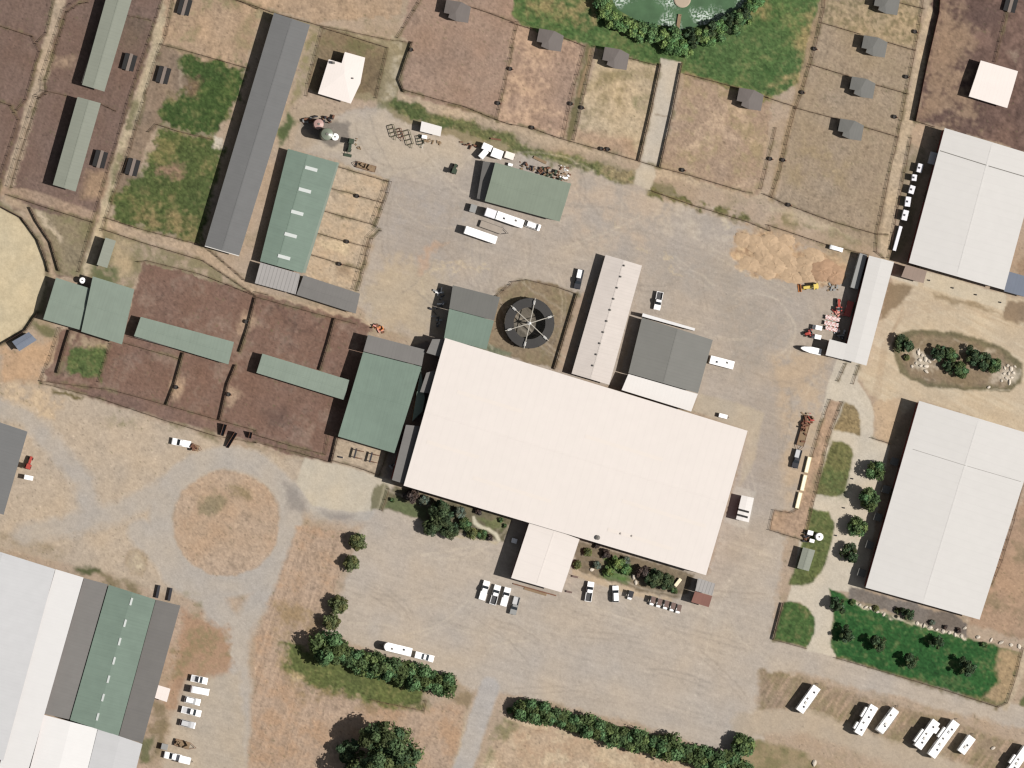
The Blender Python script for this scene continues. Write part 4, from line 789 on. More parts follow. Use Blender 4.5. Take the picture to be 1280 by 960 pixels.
def on_roof(parent, zf, o, px, py, name, m, kind, sx=1, sy=1, sz=.3, th=0):
    p = zf(px, py)-o; mb = MB()
    if kind == 'box':
        c_, s_ = math.cos(th), math.sin(th); cs = []
        for a, b in ((-1, -1), (1, -1), (1, 1), (-1, 1)):
            x_, y_ = p.x+a*sx/2*c_-b*sy/2*s_, p.y+a*sx/2*s_+b*sy/2*c_
            cs.append((x_, y_, zf.zxy(x_+o.x, y_+o.y)-o.z))
        mb.add([(x_, y_, z_-.1) for x_, y_, z_ in cs]+[(x_, y_, z_+sz) for x_, y_, z_ in cs], [(3, 2, 1, 0), (4, 5, 6, 7), (0, 1, 5, 4), (1, 2, 6, 5), (2, 3, 7, 6), (3, 0, 4, 7)])
    else: mb.lathe(p.x, p.y, [(sx*.5, p.z-.2), (sx*.5, p.z+sz*.6), (sx*.8, p.z+sz*.6), (sx*.1, p.z+sz)], 10)
    return mb.build(name, m, parent)

# --- north-west sheds
building('shed', 'long pale green roofed open shed running off the top edge in the brown paddocks', 'shed', [(146, -50), (177, -42), (130.5, 114.5), (102.5, 106)], 3.1, 3.9, 'pgreen', along=1, openside=True, group='pale green paddock sheds')
building('shed', 'pale green roofed open shed in the brown paddocks, second from the top edge', 'shed', [(97, 121), (126, 129), (94.5, 239.5), (66, 231)], 3.1, 3.9, 'pgreen', along=1, openside=True, group='pale green paddock sheds')
LG = building('barn', 'very long dark grey roofed barn running from the top left towards the brown pens', 'barn', [(342.5, 16), (387.5, 31), (299, 319.5), (256, 307)], 3.1, 4.2, 'grey', WALLTAN, along=1)
for (u, v), lab_ in (((256, 307), 's'), ((342.5, 16), 'n')):
    pass
c = MB(); a, b = P(256, 307.5, 3.0)-LG[3], P(299, 320, 3.0)-LG[3]; d = b-a; c.box((a.x+b.x)/2, (a.y+b.y)/2, 2.95, d.length, .22, .25, math.atan2(d.y, d.x)); c.build('gutter', M_TRIM, LG[0])
SHP = [(-10.5, -13), (7.5, -10), (19, -4), (15.5, 15), (1, 13), (-8.5, 8.5), (-7, 4.2), (-13.7, 2.8)]
def polyroof(name, lb, cat, pp, z, key, wall=WALLTAN, group=None, fold=.09, seam=.9):
    """roof over a many-cornered outline, softly folded along its middle"""
    ws = [P(a, b, z) for a, b in pp]; c = sum(ws, Vector())/len(ws); o = Vector((c.x, c.y, 0)); r = thing(name, o, lb, cat, group)
    th = math.radians(-15); pts = [((v-o).x, (v-o).y) for v in ws]; n = len(pts); up = fold*3.9
    def zz(p): return z+up-fold*abs(p[0]*math.cos(th)+p[1]*math.sin(th)+.3)
    if sum(pts[i][0]*pts[(i+1) % n][1]-pts[(i+1) % n][0]*pts[i][1] for i in range(n)) < 0: pts = pts[::-1]
    mb = MB(); cz = z+up; vs = [(p[0], p[1], zz(p)) for p in pts]+[(p[0], p[1], zz(p)-.12) for p in pts]+[(0, 0, cz), (0, 0, cz-.12)]
    mb.add(vs, [(i, (i+1) % n, 2*n) for i in range(n)]+[((i+1) % n+n, i+n, 2*n+1) for i in range(n)]+[(i, i+n, (i+1) % n+n, (i+1) % n) for i in range(n)])
    ro = mb.build('roof', roofmat(key, th, seam), r)
    wp = [(p[0]*.92, p[1]*.92) for p in pts]; mb = MB(); vs = [(p[0], p[1], 0) for p in wp]+[(p[0], p[1], zz(p)-.16) for p in wp]
    mb.add(vs, [(i, (i+1) % n, n+(i+1) % n, n+i) for i in range(n)]); mb.build('wall', wall, r)
    k = min(range(n), key=lambda i: pts[i][0]+pts[i][1]*.2); p0 = wp[k]; m = MB(); m.box(p0[0]+.1, p0[1]+1.2, 0, .12, 1.8, 1.9, th); m.build('doorway', M_DARK, r)
    return r, ro, o, cz
# white house
hr = polyroof('house', 'small white roofed house with dark red walls beside the long grey barn', 'house', [(411, 74), (427, 79), (431, 65), (456.5, 72), (450.5, 104), (438.5, 129.5), (397.5, 117)], 3.1, 'house', WALLRED, None, .05, .8)
mb = MB(); mb.box(-3.2, 3.0, 2.9, .7, .7, 1.3); mb.build('chimney', M_VENT, hr[1]); mb = MB(); mb.box(2.5, -1.5, 3.0, .4, .4, .55); mb.build('roof_vent', M_VENT, hr[1])
# green stable barn with skylights
gb = building('barn', 'green roofed barn with five white skylights beside the sand pens', 'barn', [(360, 186), (422, 203.5), (378, 341.5), (325, 326.5)], 2.6, 4.0, 'green', WALLTAN, along=1, rt=.6)
for x, y in ((389, 211), (381, 238), (371.5, 266), (363.3, 294), (355, 321.5)):
    on_roof(gb[1], gb[2], gb[3], x, y, 'skylight', M_SKYL, 'box', 3.7, 1.0, .12, math.atan2(-4, 15))
for pts in (((421, 203), (378.5, 341)),):
    c = MB(); a, b = P(*pts[0], 2.5)-gb[3], P(*pts[1], 2.5)-gb[3]; d = b-a; c.box((a.x+b.x)/2+.3, (a.y+b.y)/2, 2.46, d.length, .9, .1, math.atan2(d.y, d.x)); c.build('gutter', mat('pale green gutter', col(146, 156, 142)), gb[0])
building('barn', 'pale ribbed metal roofed annex at the south end of the green skylight barn', 'annex', [(325.5, 328), (375.5, 342.5), (369.5, 368), (318.5, 354)], 3.0, 3.25, 'rib', WALLGREY, along=0, seam=1.1, cap=False)
building('barn', 'long low grey roofed wing closing the south side of the sand pens', 'annex', [(379.5, 344), (450, 367), (444.5, 392), (370.5, 368.5)], 2.9, 3.6, 'pgrey', WALLGREY, along=0)
# centre-north green workshop with its grey lean-to
wk = building('workshop', 'sage green roofed workshop in the middle of the north yard, trailers parked on both sides', 'workshop', [(619, 203), (714, 229.5), (699.5, 277), (606, 251.5)], 4.0, 5.6, 'green2', WALLTAN, along=0)
q = [(604, 201.5), (620, 203.5), (607, 251), (596, 248)]
lo = [P(*q[0], 2.2)-wk[3], P(*q[1], 3.2)-wk[3], P(*q[2], 3.2)-wk[3], P(*q[3], 2.2)-wk[3]]
mb = MB(); mb.add(lo+[v-Vector((0, 0, .12)) for v in lo], [(3, 2, 1, 0), (4, 5, 6, 7), (0, 1, 5, 4), (1, 2, 6, 5), (2, 3, 7, 6), (3, 0, 4, 7)]); mb.build('lean_to_roof', roofmat('pgrey', wk[4], 1), wk[0])
# green and grey building north of the arena
building('barn', 'grey half of the roof block north of the big arena, beside the hot walker', 'barn', [(566, 356.5), (625, 371.5), (617.5, 400.5), (561.5, 385.5)], 4.0, None, 'slate', WALLTAN, along=0, eave2=4.8)
building('barn', 'green half of the roof block joined to the north edge of the big arena', 'barn', [(561.5, 386), (617.5, 401), (608, 437), (555, 423)], 4.8, None, 'green', WALLTAN, along=0, eave2=4.2)
# main arena
AR = building('riding_hall', 'huge cream white roofed riding hall in the middle of the grounds', 'riding hall', [(556.5, 422.5), (934.5, 538.5), (882.5, 719), (504.5, 607)], 6.2, 8.0, 'cream', WALLRED, along=0, seam=2.4, doors=3)
building('riding_hall', 'cream white roofed entrance wing sticking south from the huge riding hall', 'wing', [(662.5, 651), (724.5, 674), (702, 740.5), (639, 722.5)], 5.0, 5.35, 'cream', WALLRED, along=1, seam=2.4)
for x, y in ((747, 672), (776, 667), (790, 670)): on_roof(AR[1], AR[2], AR[3], x, y, 'roof_vent', M_VENT if x == 747 else ROOF_V, 'lathe', .9 if x == 747 else .4, 1, .7 if x == 747 else .35)
m_faint = mat('slightly soiled cream panel', col(241, 231, 221), mottle=.03)
for (x, y), L in (((612, 502), 20), ((640, 612), 24), ((780, 560), 24), ((830, 642), 26), ((800, 674), 20), ((566, 562), 16)):
    on_roof(AR[1], AR[2], AR[3], x, y, 'roof_panel', m_faint, 'box', L, 1.1, .03, AR[4])
# west lean-tos of the arena
for q, lb, rf, h in (([(540.5, 424), (557, 424), (550, 446), (533, 441)], 'small dark grey flat roof at the north west corner of the huge riding hall', 'pgrey', 5.0),
                 ([(533, 466), (543.5, 463), (538, 492), (525, 490)], 'small purple grey flat roof on the west side of the huge riding hall', 'pgrey', 5.0),
                 ([(507.5, 531), (527, 533), (506, 605), (490, 600)], 'long narrow purple grey flat roof at the south west corner of the huge riding hall', 'pgrey', 5.0)):
    building('shed', lb, 'lean-to', q, h, None, rf, WALLRED, along=1, cap=False, doors=1)
# stable west of the arena
ST_ = building('stable', 'wide green roofed stable between the brown pens and the huge riding hall', 'stable', [(454, 440), (527, 458.5), (493, 566.5), (422.5, 545.5)], 4.0, 5.4, 'green', WALLTAN, along=0, rt=.45)
building('stable', 'grey roofed north end of the green stable beside the brown pens', 'annex', [(460, 418.5), (531, 437), (527.2, 457.6), (454.2, 439.2)], 4.1, None, 'pgrey', WALLTAN, along=0, eave2=4.3)
building('shed', 'small green flat roof on the east side of the green stable', 'lean-to', [(526, 462), (531, 498), (528, 514), (515, 527)], 3.3, None, 'green', WALLTAN, along=1, doors=1)
# ring entrance roofs
building('pavilion', 'pale green square roof touching the sand ring, west one of the joined pair', 'pavilion', [(70, 347), (114, 361), (100.5, 412.5), (54, 399)], 3.2, 4.4, 'pgreen2', WALLGRN, along=0)
building('pavilion', 'pale green square roof beside the brown pens, east one of the joined pair', 'pavilion', [(116, 345.5), (168, 361.5), (152.5, 430.5), (101.5, 414.5)], 3.8, 5.2, 'pgreen2', WALLGRN, along=0)
building('shed', 'small narrow pale green shed beside the lane north of the joined pair of square roofs', 'shed', [(132, 297), (145, 301), (134, 335), (121, 331)], 2.8, None, 'pgreen', WALLGRN, along=1, eave2=3.1, doors=1)
building('shed', 'long narrow pale green roof over the western brown pens', 'shed', [(176, 396), (292.5, 427.5), (285.5, 455.5), (167.5, 420)], 2.8, 3.5, 'pgreen2', WALLGRN, along=0, openside=True, group='long pale green strip sheds')
building('shed', 'long narrow pale green roof over the eastern brown pens, ending at the green stable', 'shed', [(328, 442), (436.5, 475), (430, 500), (320.5, 466)], 2.8, 3.5, 'pgreen2', WALLGRN, along=0, openside=True, group='long pale green strip sheds')
building('shed', 'small blue grey roofed shed on the south rim of the sand ring', 'shed', [(15, 427), (36, 415), (46, 425), (24, 439)], 2.3, 2.8, 'blue', WALLGREY, along=0, doors=1)
# white narrow barn and the dark hall north of the arena
wb = building('barn', 'long narrow off white roofed barn with a line of small ridge vents', 'barn', [(757, 318.5), (802.5, 332), (761.5, 481), (714.5, 467)], 2.7, 4.2, 'wgrey', WALLTAN, along=1)
for k in range(10):
    on_roof(wb[1], wb[2], wb[3], 780-39*k/9, 332+125*k/9, 'roof_vent', M_VENT, 'lathe', .38, 1, .5)
building('barn', 'dark slate grey roofed hall east of the narrow off white barn', 'barn', [(802.5, 397), (891, 425), (872.5, 491.5), (785.5, 466.5)], 3.5, 5.3, 'dgrey', WALLTAN, along=1)
building('shed', 'narrow white canopy strip along the north end of the dark slate hall', 'canopy', [(803.5, 391.5), (869, 410.5), (868, 413.5), (802.5, 395.5)], 3.2, None, 'bright', WALLTAN, along=0, doors=0, cap=False, over=.1)
building('shed', 'bright white annex roof between the dark slate hall and the huge riding hall', 'annex', [(785.5, 467.5), (872.3, 492.5), (864, 514.5), (777, 487.5)], 3.6, None, 'pink', WALLTAN, along=0, eave2=3.8, doors=1)
# south-west complex
building('shed', 'grey roofed barn at the left picture edge beside the parked red tractor', 'barn', [(-60, 508), (34.5, 539.5), (4.5, 643.5), (-90, 615)], 4.0, 5.5, 'grey', WALLTAN, along=1)
sw0 = building('riding_hall', 'light grey roofed hall at the bottom left corner', 'hall', [(-120, 652), (69, 711.5), (4, 951), (-185, 895)], 6.0, 8.0, 'lgrey', WALLRED, along=1, rt=.35)
building('riding_hall', 'bright white long roof strip beside the light grey hall at the bottom left', 'hall', [(69.5, 711.5), (104.5, 722), (32, 975), (-3, 965)], 5.9, None, 'bright', WALLRED, along=1, eave2=5.2)
building('stable', 'purple grey long roof between the white strip and the green skylight roof, bottom left', 'stable', [(105, 722.5), (135, 730.5), (87, 899.5), (55.5, 892.5)], 4.2, None, 'pgrey', WALLRED, along=1, eave2=4.5)
sg = building('stable', 'green roof with a line of seven white skylights at the bottom left', 'stable', [(136, 731), (194.5, 749.5), (148, 920), (87.5, 900)], 4.5, 5.6, 'green', WALLRED, along=1, cap=False)
for x, y in ((164, 752), (156.3, 779), (149.5, 802), (142.5, 826), (135.5, 849), (128.7, 872), (122, 896)):
    on_roof(sg[1], sg[2], sg[3], x, y, 'skylight', M_SKYL, 'box', .6, 2.2, .14, sg[4]+math.pi/2)
building('stable', 'dark grey long roof on the east side of the green skylight roof, bottom left', 'stable', [(195, 749.5), (225.5, 757), (178, 929), (148.5, 920.5)], 4.4, None, 'pgrey', WALLRED, along=1, eave2=3.8)
building('riding_hall', 'white roof south of the purple grey roof, bottom left', 'hall', [(55, 893.5), (122, 911), (100, 1000), (32, 981)], 4.6, 5.4, 'bright', WALLRED, along=1, cap=False)
building('riding_hall', 'light grey roof south of the dark grey roof, bottom left', 'hall', [(122.5, 911), (178, 930), (156, 1018), (100, 1001)], 4.5, 5.0, 'lgrey', WALLRED, along=1, cap=False)
building('shed', 'little square white roofed shed beside the south west car park', 'shed', [(196.5, 856), (213, 861), (208.5, 877.5), (192, 872)], 2.4, 2.7, 'house', WALLGREY, along=0, doors=1, cap=False)
# east arenas
ne = building('riding_hall', 'big white roofed arena hall at the right edge with trailers along its west wall', 'riding hall', [(1181, 160), (1300, 196), (1255.5, 362.5), (1136, 328.5)], 5.2, 6.3, 'white', WALLRED, along=1, seam=2.2)
a, b = zf_a, zf_b = ne[2](1176.5, 189)-ne[3], ne[2](1236, 207)-ne[3]
c = MB(); d = b-a
for (x0, y0), (x1, y1) in (((1175.5, 188.5), (1233, 206.5)), ((1236, 207.5), (1292, 224))):
    a, b = ne[2](x0, y0)-ne[3], ne[2](x1, y1)-ne[3]; c.tube(a+Vector((0, 0, .03)), b+Vector((0, 0, .03)), .12, 6)
c.build('roof_seam', M_VENT, ne[1])
building('shed', 'brown ribbed roof lean-to at the south west corner of the big white arena hall', 'lean-to', [(1132.5, 331), (1158.5, 339), (1154.5, 354), (1126.5, 346)], 3.2, None, 'brown', WALLTAN, along=0, eave2=2.9, doors=1, seam=1.2)
building('shed', 'blue grey roof at the right edge beside the north east white arena hall', 'shed', [(1260, 339), (1295, 349), (1288, 373), (1255, 364)], 3.4, None, 'blue', WALLGREY, along=0, eave2=3.8, doors=1)
se = building('riding_hall', 'big white roofed arena hall at the lower right beside the concrete walk and round trees', 'riding hall', [(1149, 501), (1298, 545.5), (1224.5, 774.5), (1082, 734.5)], 4.8, 6.2, 'white', WALLRED, along=1, seam=2.2)
c = MB()
for (x0, y0), (x1, y1) in (((1141, 561.5), (1207, 582)), ((1209, 582.5), (1276, 602))):
    a, b = se[2](x0, y0)-se[3], se[2](x1, y1)-se[3]; c.tube(a+Vector((0, 0, .03)), b+Vector((0, 0, .03)), .05, 6)
c.build('roof_seam', M_VENT, se[1])
# stall fronts in the shade of that hall
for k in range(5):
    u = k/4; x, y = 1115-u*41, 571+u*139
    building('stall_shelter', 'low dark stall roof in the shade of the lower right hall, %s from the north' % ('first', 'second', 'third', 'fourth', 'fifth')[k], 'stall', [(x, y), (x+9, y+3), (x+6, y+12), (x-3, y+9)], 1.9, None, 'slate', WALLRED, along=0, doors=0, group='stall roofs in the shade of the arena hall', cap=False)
ls = building('shed', 'long white roofed shed at the east end of the sand heaps', 'shed', [(1086.5, 319.5), (1117.5, 327.5), (1083, 457), (1054, 449)], 4.2, 4.6, 'white', WALLRED, along=1, cap=False)
building('shed', 'short white roofed foot of the L shaped shed pointing west by the white trailer', 'shed', [(1037, 424), (1060, 430), (1054, 449.5), (1032, 444)], 4.2, None, 'white', WALLRED, along=0, doors=1, cap=False)
building('shed', 'square white roofed shelter in the dark brown field at the upper right', 'shelter', [(1226, 75.5), (1272.5, 89), (1259, 135), (1211, 120.5)], 3.1, 3.7, 'house', WALLRED, along=0, seam=1.1, cap=False)
building('shed', 'pale grey green roofed shed on the lawn beside the white water tank', 'shed', [(1004, 684), (1019, 688), (1011, 714), (996.5, 710)], 2.6, 3.1, 'pgreen', WALLGREY, along=1, doors=1)
building('shed', 'grey half of the small two tone shed at the riding hall corner', 'shed', [(872.5, 722.5), (894, 729.5), (890.5, 744.5), (869, 738.5)], 3.0, None, 'rib', WALLTAN, along=0, eave2=3.1, doors=1)
building('shed', 'rust red half of the small two tone shed at the riding hall corner', 'shed', [(868.8, 739), (890.3, 745), (886, 759), (864, 752.5)], 3.1, None, 'rust', WALLTAN, along=0, eave2=2.9, doors=1)
building('shed', 'white roofed portable shed among the farm implements north west of the workshop', 'shed', [(527, 151.5), (552.5, 158.5), (550.5, 170.5), (525, 164)], 2.4, 2.8, 'pink', WALLRED, along=0, doors=1, cap=False)
# white hut with two dark slots by the east wall
hut = building('hut', 'pale hut with two dark roof bands just east of the riding hall', 'hut', [(927, 619), (942.5, 622.5), (936, 653), (920, 649)], 2.8, 3.1, 'pink', WALLGREY, along=1, doors=1, cap=False)
for x, y in ((929.5, 638.5), (928, 645)): on_roof(hut[1], hut[2], hut[3], x, y, 'roof_panel', M_DARK, 'box', 3.3, .6, .12, math.atan2(-4, 15))
# little dark shelters of the paddocks
SHL = [((570, 13), 'little dark grey shelter on the top fence of the largest tan paddock'), ((686, 49), 'little dark grey shelter in the north corner of the second tan paddock'),
       ((768, 72), 'little dark grey shelter in the yellowish weedy paddock by the concrete path'), ((936, 123), 'little dark grey shelter on the fence east of the concrete path'),
       ((1107, 4), 'little dark grey shelter cut by the top edge in the east paddock column'), ((1091.5, 57), 'little dark grey shelter second from the top in the east paddock column'),
       ((1076.5, 108.5), 'little dark grey shelter third from the top in the east paddock column'), ((1062, 161), 'little dark grey shelter lowest in the east paddock column')]
for i, ((x, y), lb) in enumerate(SHL): f = 1.0 if i > 3 else 1.04; polyroof('shelter', lb, 'shelter', [(x-1+a*f, y+b*f) for a, b in SHP], 2.5, 'black' if i < 4 else 'slate', group='little paddock shelters')
# twin dark feeders in the west paddocks
m_black = mat('black rubber', (.015, .014, .014)); m_palem = mat('pale galvanised metal', col(138, 124, 114), metal=.0)
def feeder(x, y, lb):
    p = P(x, y, 0); r = thing('hay_feeder', p, lb, 'hay feeder', 'twin sided hay feeders in the west paddocks', math.atan2(20, 5.5))
    for s in (-1, 1):
        m = MB(); m.box(0, s*1.15, .9, 4.8, 1.3, .08); m.build('side_panel', m_black, r)
        for u in (-2.2, 2.2): m = MB(); m.box(u, s*1.6, 0, .12, .12, .9); m.build('leg', M_POST, r)
    m = MB(); m.box(0, 0, .98, 5.2, .95, .1); m.box(0, 0, 0, 4.6, .7, .97); m.build('hay_rack', m_palem, r)
for (x, y), lb in (((230.5, 8.5), 'twin dark hay feeder at the top edge of the tan paddock'), ((161.5, 78), 'twin dark hay feeder between the upper pale green shed and the weedy lane'), ((204, 94), 'twin dark hay feeder beside the upper green paddock'), ((125, 199), 'twin dark hay feeder east of the lower pale green shed'), ((165.5, 209), 'twin dark hay feeder beside the lower green paddock'), ((1263, 5), 'twin dark hay feeder in the dark brown field at the top right')):
    feeder(x, y, lb)
# ================================================================ TREES AND PLANTS
m_leaf = attr_mat('foliage', rough=.7, fine=.12, sc=2.0, trans=.18)
m_bark = mat('bark', col(96, 78, 62), mottle=.25, scale=3)
def crown_mesh(name, nb, nl, size, base, seed, spread=.62, flat=.82, br=(.24, .42)):
    g = np.random.default_rng(seed)
    vs, cs = [], []
    blobs = []
    for k in range(nb):
        while True:
            c = g.uniform(-1, 1, 3)
            if np.linalg.norm(c) < 1: break
        c = c*spread*np.array([1, 1, flat]); blobs.append((c, g.uniform(*br), g.uniform(.6, 1.4), g.uniform(-.12, .12)))
    per = max(1, nl//nb); V = []; Cc = []
    for c, r, f, h in blobs:
        d = g.standard_normal((per, 3)); d /= np.linalg.norm(d, axis=1)[:, None]; d[:, 2] = np.where(d[:, 2] < -.35, -d[:, 2], d[:, 2])
        pos = c+d*(r*g.uniform(.55, 1.12, (per, 1)))*np.array([1, 1, .9])
        nrm = d+g.standard_normal((per, 3))*.45; nrm /= np.linalg.norm(nrm, axis=1)[:, None]
        a = np.cross(nrm, g.standard_normal((per, 3))); a /= np.linalg.norm(a, axis=1)[:, None]+1e-9; b = np.cross(nrm, a)
        s = size*g.uniform(.6, 1.35, (per, 1))
        V.append(np.stack([pos-a*s-b*s*.7, pos+a*s-b*s*.5, pos+a*s*.8+b*s*.7, pos-a*s*.7+b*s*.6], 1))
        cc = np.array(base)*f*g.uniform(.7, 1.35, (per, 1))*np.array([1+h*1.5, 1, 1-h]); Cc.append(np.repeat(cc[:, None, :], 4, 1))
    V = np.concatenate(V).reshape(-1, 3); Cc = np.clip(np.concatenate(Cc).reshape(-1, 3), .004, .6); n = len(V)//4
    me = bpy.data.meshes.new(name); me.vertices.add(len(V)); me.vertices.foreach_set('co', V.astype(np.float32).ravel())
    me.loops.add(n*4); me.loops.foreach_set('vertex_index', np.arange(n*4, dtype=np.int32)); me.polygons.add(n); me.polygons.foreach_set('loop_start', np.arange(0, n*4, 4, dtype=np.int32))
    me.update(calc_edges=True)
    at = me.attributes.new('Col', 'FLOAT_COLOR', 'POINT'); at.data.foreach_set('color', np.concatenate([Cc, np.ones((len(Cc), 1))], -1).astype(np.float32).ravel())
    me.materials.append(m_leaf); return me
def trunk_mesh(seed, h):
    g = random.Random(seed); m = MB(); m.tube((0, 0, -.1), (.02, 0, h*.75), .085, 8, .055)
    for k in range(6):
        a = k*1.05+g.uniform(-.3, .3); z = h*g.uniform(.4, .75); l = g.uniform(.4, .65)
        m.tube((.01, 0, z), (math.cos(a)*l, math.sin(a)*l, z+l*g.uniform(.5, .9)), .035, 6, .01)
    o = m.build('trunk', m_bark); me = o.data; bpy.data.objects.remove(o); return me
OAK, OLIVE, BRIGHT, DARK, PURP, GREY, LIME = (.088, .134, .050), (.118, .130, .050), (.090, .160, .055), (.060, .080, .042), (.075, .060, .054), (.110, .125, .090), (.125, .185, .060)
CM = {}
for k, (nm, b, nb, nl, sz, kw) in enumerate((
    ('oak', OAK, 26, 3400, .075, {}), ('oak', OAK, 30, 3400, .07, {}), ('oak', (.080, .124, .048), 22, 3000, .08, {}), ('olive', OLIVE, 24, 2800, .08, dict(spread=.6)), ('olive', (.110, .122, .050), 26, 2800, .075, dict(spread=.6)),
    ('bright', BRIGHT, 22, 2600, .085, {}), ('bright', (.080, .145, .058), 24, 2600, .08, {}), ('bright', (.105, .170, .060), 20, 2600, .085, {}), ('thin', (.056, .080, .036), 20, 1500, .08, dict(br=(.18, .32), spread=.7)), ('thin', (.050, .074, .034), 18, 1400, .085, dict(br=(.18, .34), spread=.7)),
    ('big', (.070, .100, .042), 90, 15000, .032, dict(br=(.12, .24), spread=.8, flat=.7)), ('purple', PURP, 20, 2000, .085, {}), ('grey', GREY, 20, 2200, .085, {}), ('lime', LIME, 20, 2200, .085, {}), ('elm', (.066, .095, .045), 44, 7000, .048, dict(br=(.16, .3), spread=.74)))):
    CM.setdefault(nm, []).append(crown_mesh('crown', nb, nl, sz, b, 50+k, **kw))
TM = [trunk_mesh(s, 1.2) for s in (1, 2)]
def tree(x, y, r, kind, lb, group=None, sq=1.0, hz=.70, name='tree', cat='tree', stretch=None):
    """x, y, r: centre and radius of the crown in the photo"""
    if group and 'hedge' in group: r = r*1.22*R.uniform(.86, 1.16)
    if group and 'pond' in group: r = r*1.12
    rm = r*S; p = P(x, y, rm*hz*sq); g = R
    o = thing(name, (p.x, p.y, 0), lb, cat, group, g.uniform(0, 6.28) if not stretch else math.atan2(-stretch[1], stretch[0]))
    f = stretch[2] if stretch else 1
    o.scale = (rm*f, rm, rm*sq)
    c = bpy.data.objects.new('crown', g.choice(CM[kind])); COL.objects.link(c); c.parent = o; c.location = (0, 0, hz)
    if name == 'tree':
        tk = bpy.data.objects.new('trunk', g.choice(TM)); COL.objects.link(tk); tk.parent = o; tk.scale = (1, 1, hz/1.1)
    return o
ORD = ['first', 'second', 'third', 'fourth', 'fifth', 'sixth', 'seventh', 'eighth', 'ninth', 'tenth', 'eleventh', 'twelfth', 'thirteenth', 'fourteenth', 'fifteenth', 'sixteenth', 'seventeenth', 'eighteenth', 'nineteenth', 'twentieth']
for i, (x, y, r) in enumerate(((447, 678, 14), (438.5, 704, 13), (423, 755, 15), (415, 777, 14))):
    tree(x, y, r, 'olive', 'small round olive tree west of the car park, %s from the north' % ORD[i], 'four round car park trees', sq=.8)
for i, (x, y, r) in enumerate(((408, 810, 19), (424, 817, 18), (441, 822, 16), (455, 829, 17), (472, 832, 16), (489, 838, 16), (505, 841, 15), (520, 846, 16), (535, 850, 15), (556, 856, 18))):
    tree(x, y, r, 'oak', 'dark green tree in the hedge row behind the white caravan, %s from the west' % ORD[i], 'hedge row west of the asphalt drive', sq=.85)
for i, (x, y, r) in enumerate(((650, 884, 12), (660, 888, 15), (677, 892, 14), (692, 897, 15), (707, 900, 14), (721, 903, 11), (739, 909, 15), (752, 914, 13), (768, 920, 15), (783, 923, 14), (798, 927, 14), (808, 930, 10), (822, 932, 13), (836, 934, 17), (853, 941, 16), (872, 946, 16), (888, 950, 14), (902, 953, 15), (917, 958, 15), (932, 964, 12))):
    tree(x, y, r, 'oak', 'dark green tree in the long southern hedge row, %s from its west end' % ORD[i], 'southern hedge row', sq=.85)
tree(929, 931, 18, 'oak', 'single round green tree standing apart at the east end of the southern hedge row', sq=.85)
tree(482, 948, 50, 'big', 'very large dark green tree cut by the bottom edge in the dry field', sq=.75, hz=.85)
tree(438, 945, 22, 'thin', 'thin dark tree at the west side of the very large tree', sq=.8)
# gardens of the arena
tree(514, 619, 13, 'purple', 'dark purple leaved tree at the south west corner of the riding hall', sq=.9); tree(552, 641, 20, 'elm', 'big dark green tree in the garden south of the riding hall, north crown', sq=.9); tree(541, 659, 15, 'elm', 'dark tree in the garden south of the riding hall, western crown', sq=.85); tree(562, 661, 15, 'elm', 'dark tree in the garden south of the riding hall, southern crown', sq=.8)
for i, (x, y, r, k, lb) in enumerate(((582, 655, 11, 'oak', 'green shrub beside the big dark garden tree'), (590, 666, 9, 'olive', 'olive shrub in the bend of the pale garden path'), (603, 668, 8, 'oak', 'green shrub south of the pale garden path'), (612, 672, 6, 'purple', 'reddish brown shrub at the south end of the pale garden path'), (575, 640, 10, 'grey', 'grey green shrub between the riding hall and the big dark garden tree'), (530, 625, 9, 'grey', 'dull grey shrub beside the purple leaved tree'), (598, 640, 6, 'purple', 'rust brown shrub at the riding hall wall above the garden path'), (626, 650, 4, 'oak', 'small clipped bush nearest the entrance wing'), (631, 657, 3.5, 'oak', 'tiny clipped bush beside the entrance wing'), (490, 625, 4, 'oak', 'tiny bush at the west end of the garden lawn'))):
    tree(x, y, r, k, lb, 'garden shrubs south of the riding hall', sq=.8, hz=.55, name='shrub', cat='shrub')
tree(817, 722, 15, 'elm', 'dark green tree in the east garden behind the golf carts', sq=.85); tree(803, 716, 12, 'purple', 'dark brownish tree in the east garden behind the golf carts', sq=.9); tree(832, 727, 13, 'elm', 'green tree nearest the two tone shed in the east garden', sq=.8)
for x, y, r, k, lb in ((770, 705, 12, 'lime', 'bright lime green shrub in the middle of the east garden'), (760, 715, 9, 'lime', 'lime green shrub on the parking side of the east garden'), (782, 712, 9, 'bright', 'bright green shrub beside the white rocks in the east garden'), (757, 692, 8, 'purple', 'dark purple shrub against the riding hall in the east garden'), (783, 700, 7, 'grey', 'grey green shrub against the riding hall in the east garden'), (746, 706, 7, 'grey', 'silvery pale shrub at the west side of the lime green shrub'), (722, 706, 7, 'olive', 'dull olive shrub beside the entrance wing'), (735, 690, 7, 'olive', 'thin olive shrub in the corner of riding hall and wing'), (842, 738, 6, 'oak', 'small green shrub behind the golf carts'), (746, 682, 5, 'purple', 'small dark shrub tight in the wall corner of the east garden')):
    tree(x, y, r, k, lb, 'garden shrubs in the east garden', sq=.8, hz=.55, name='shrub', cat='shrub')
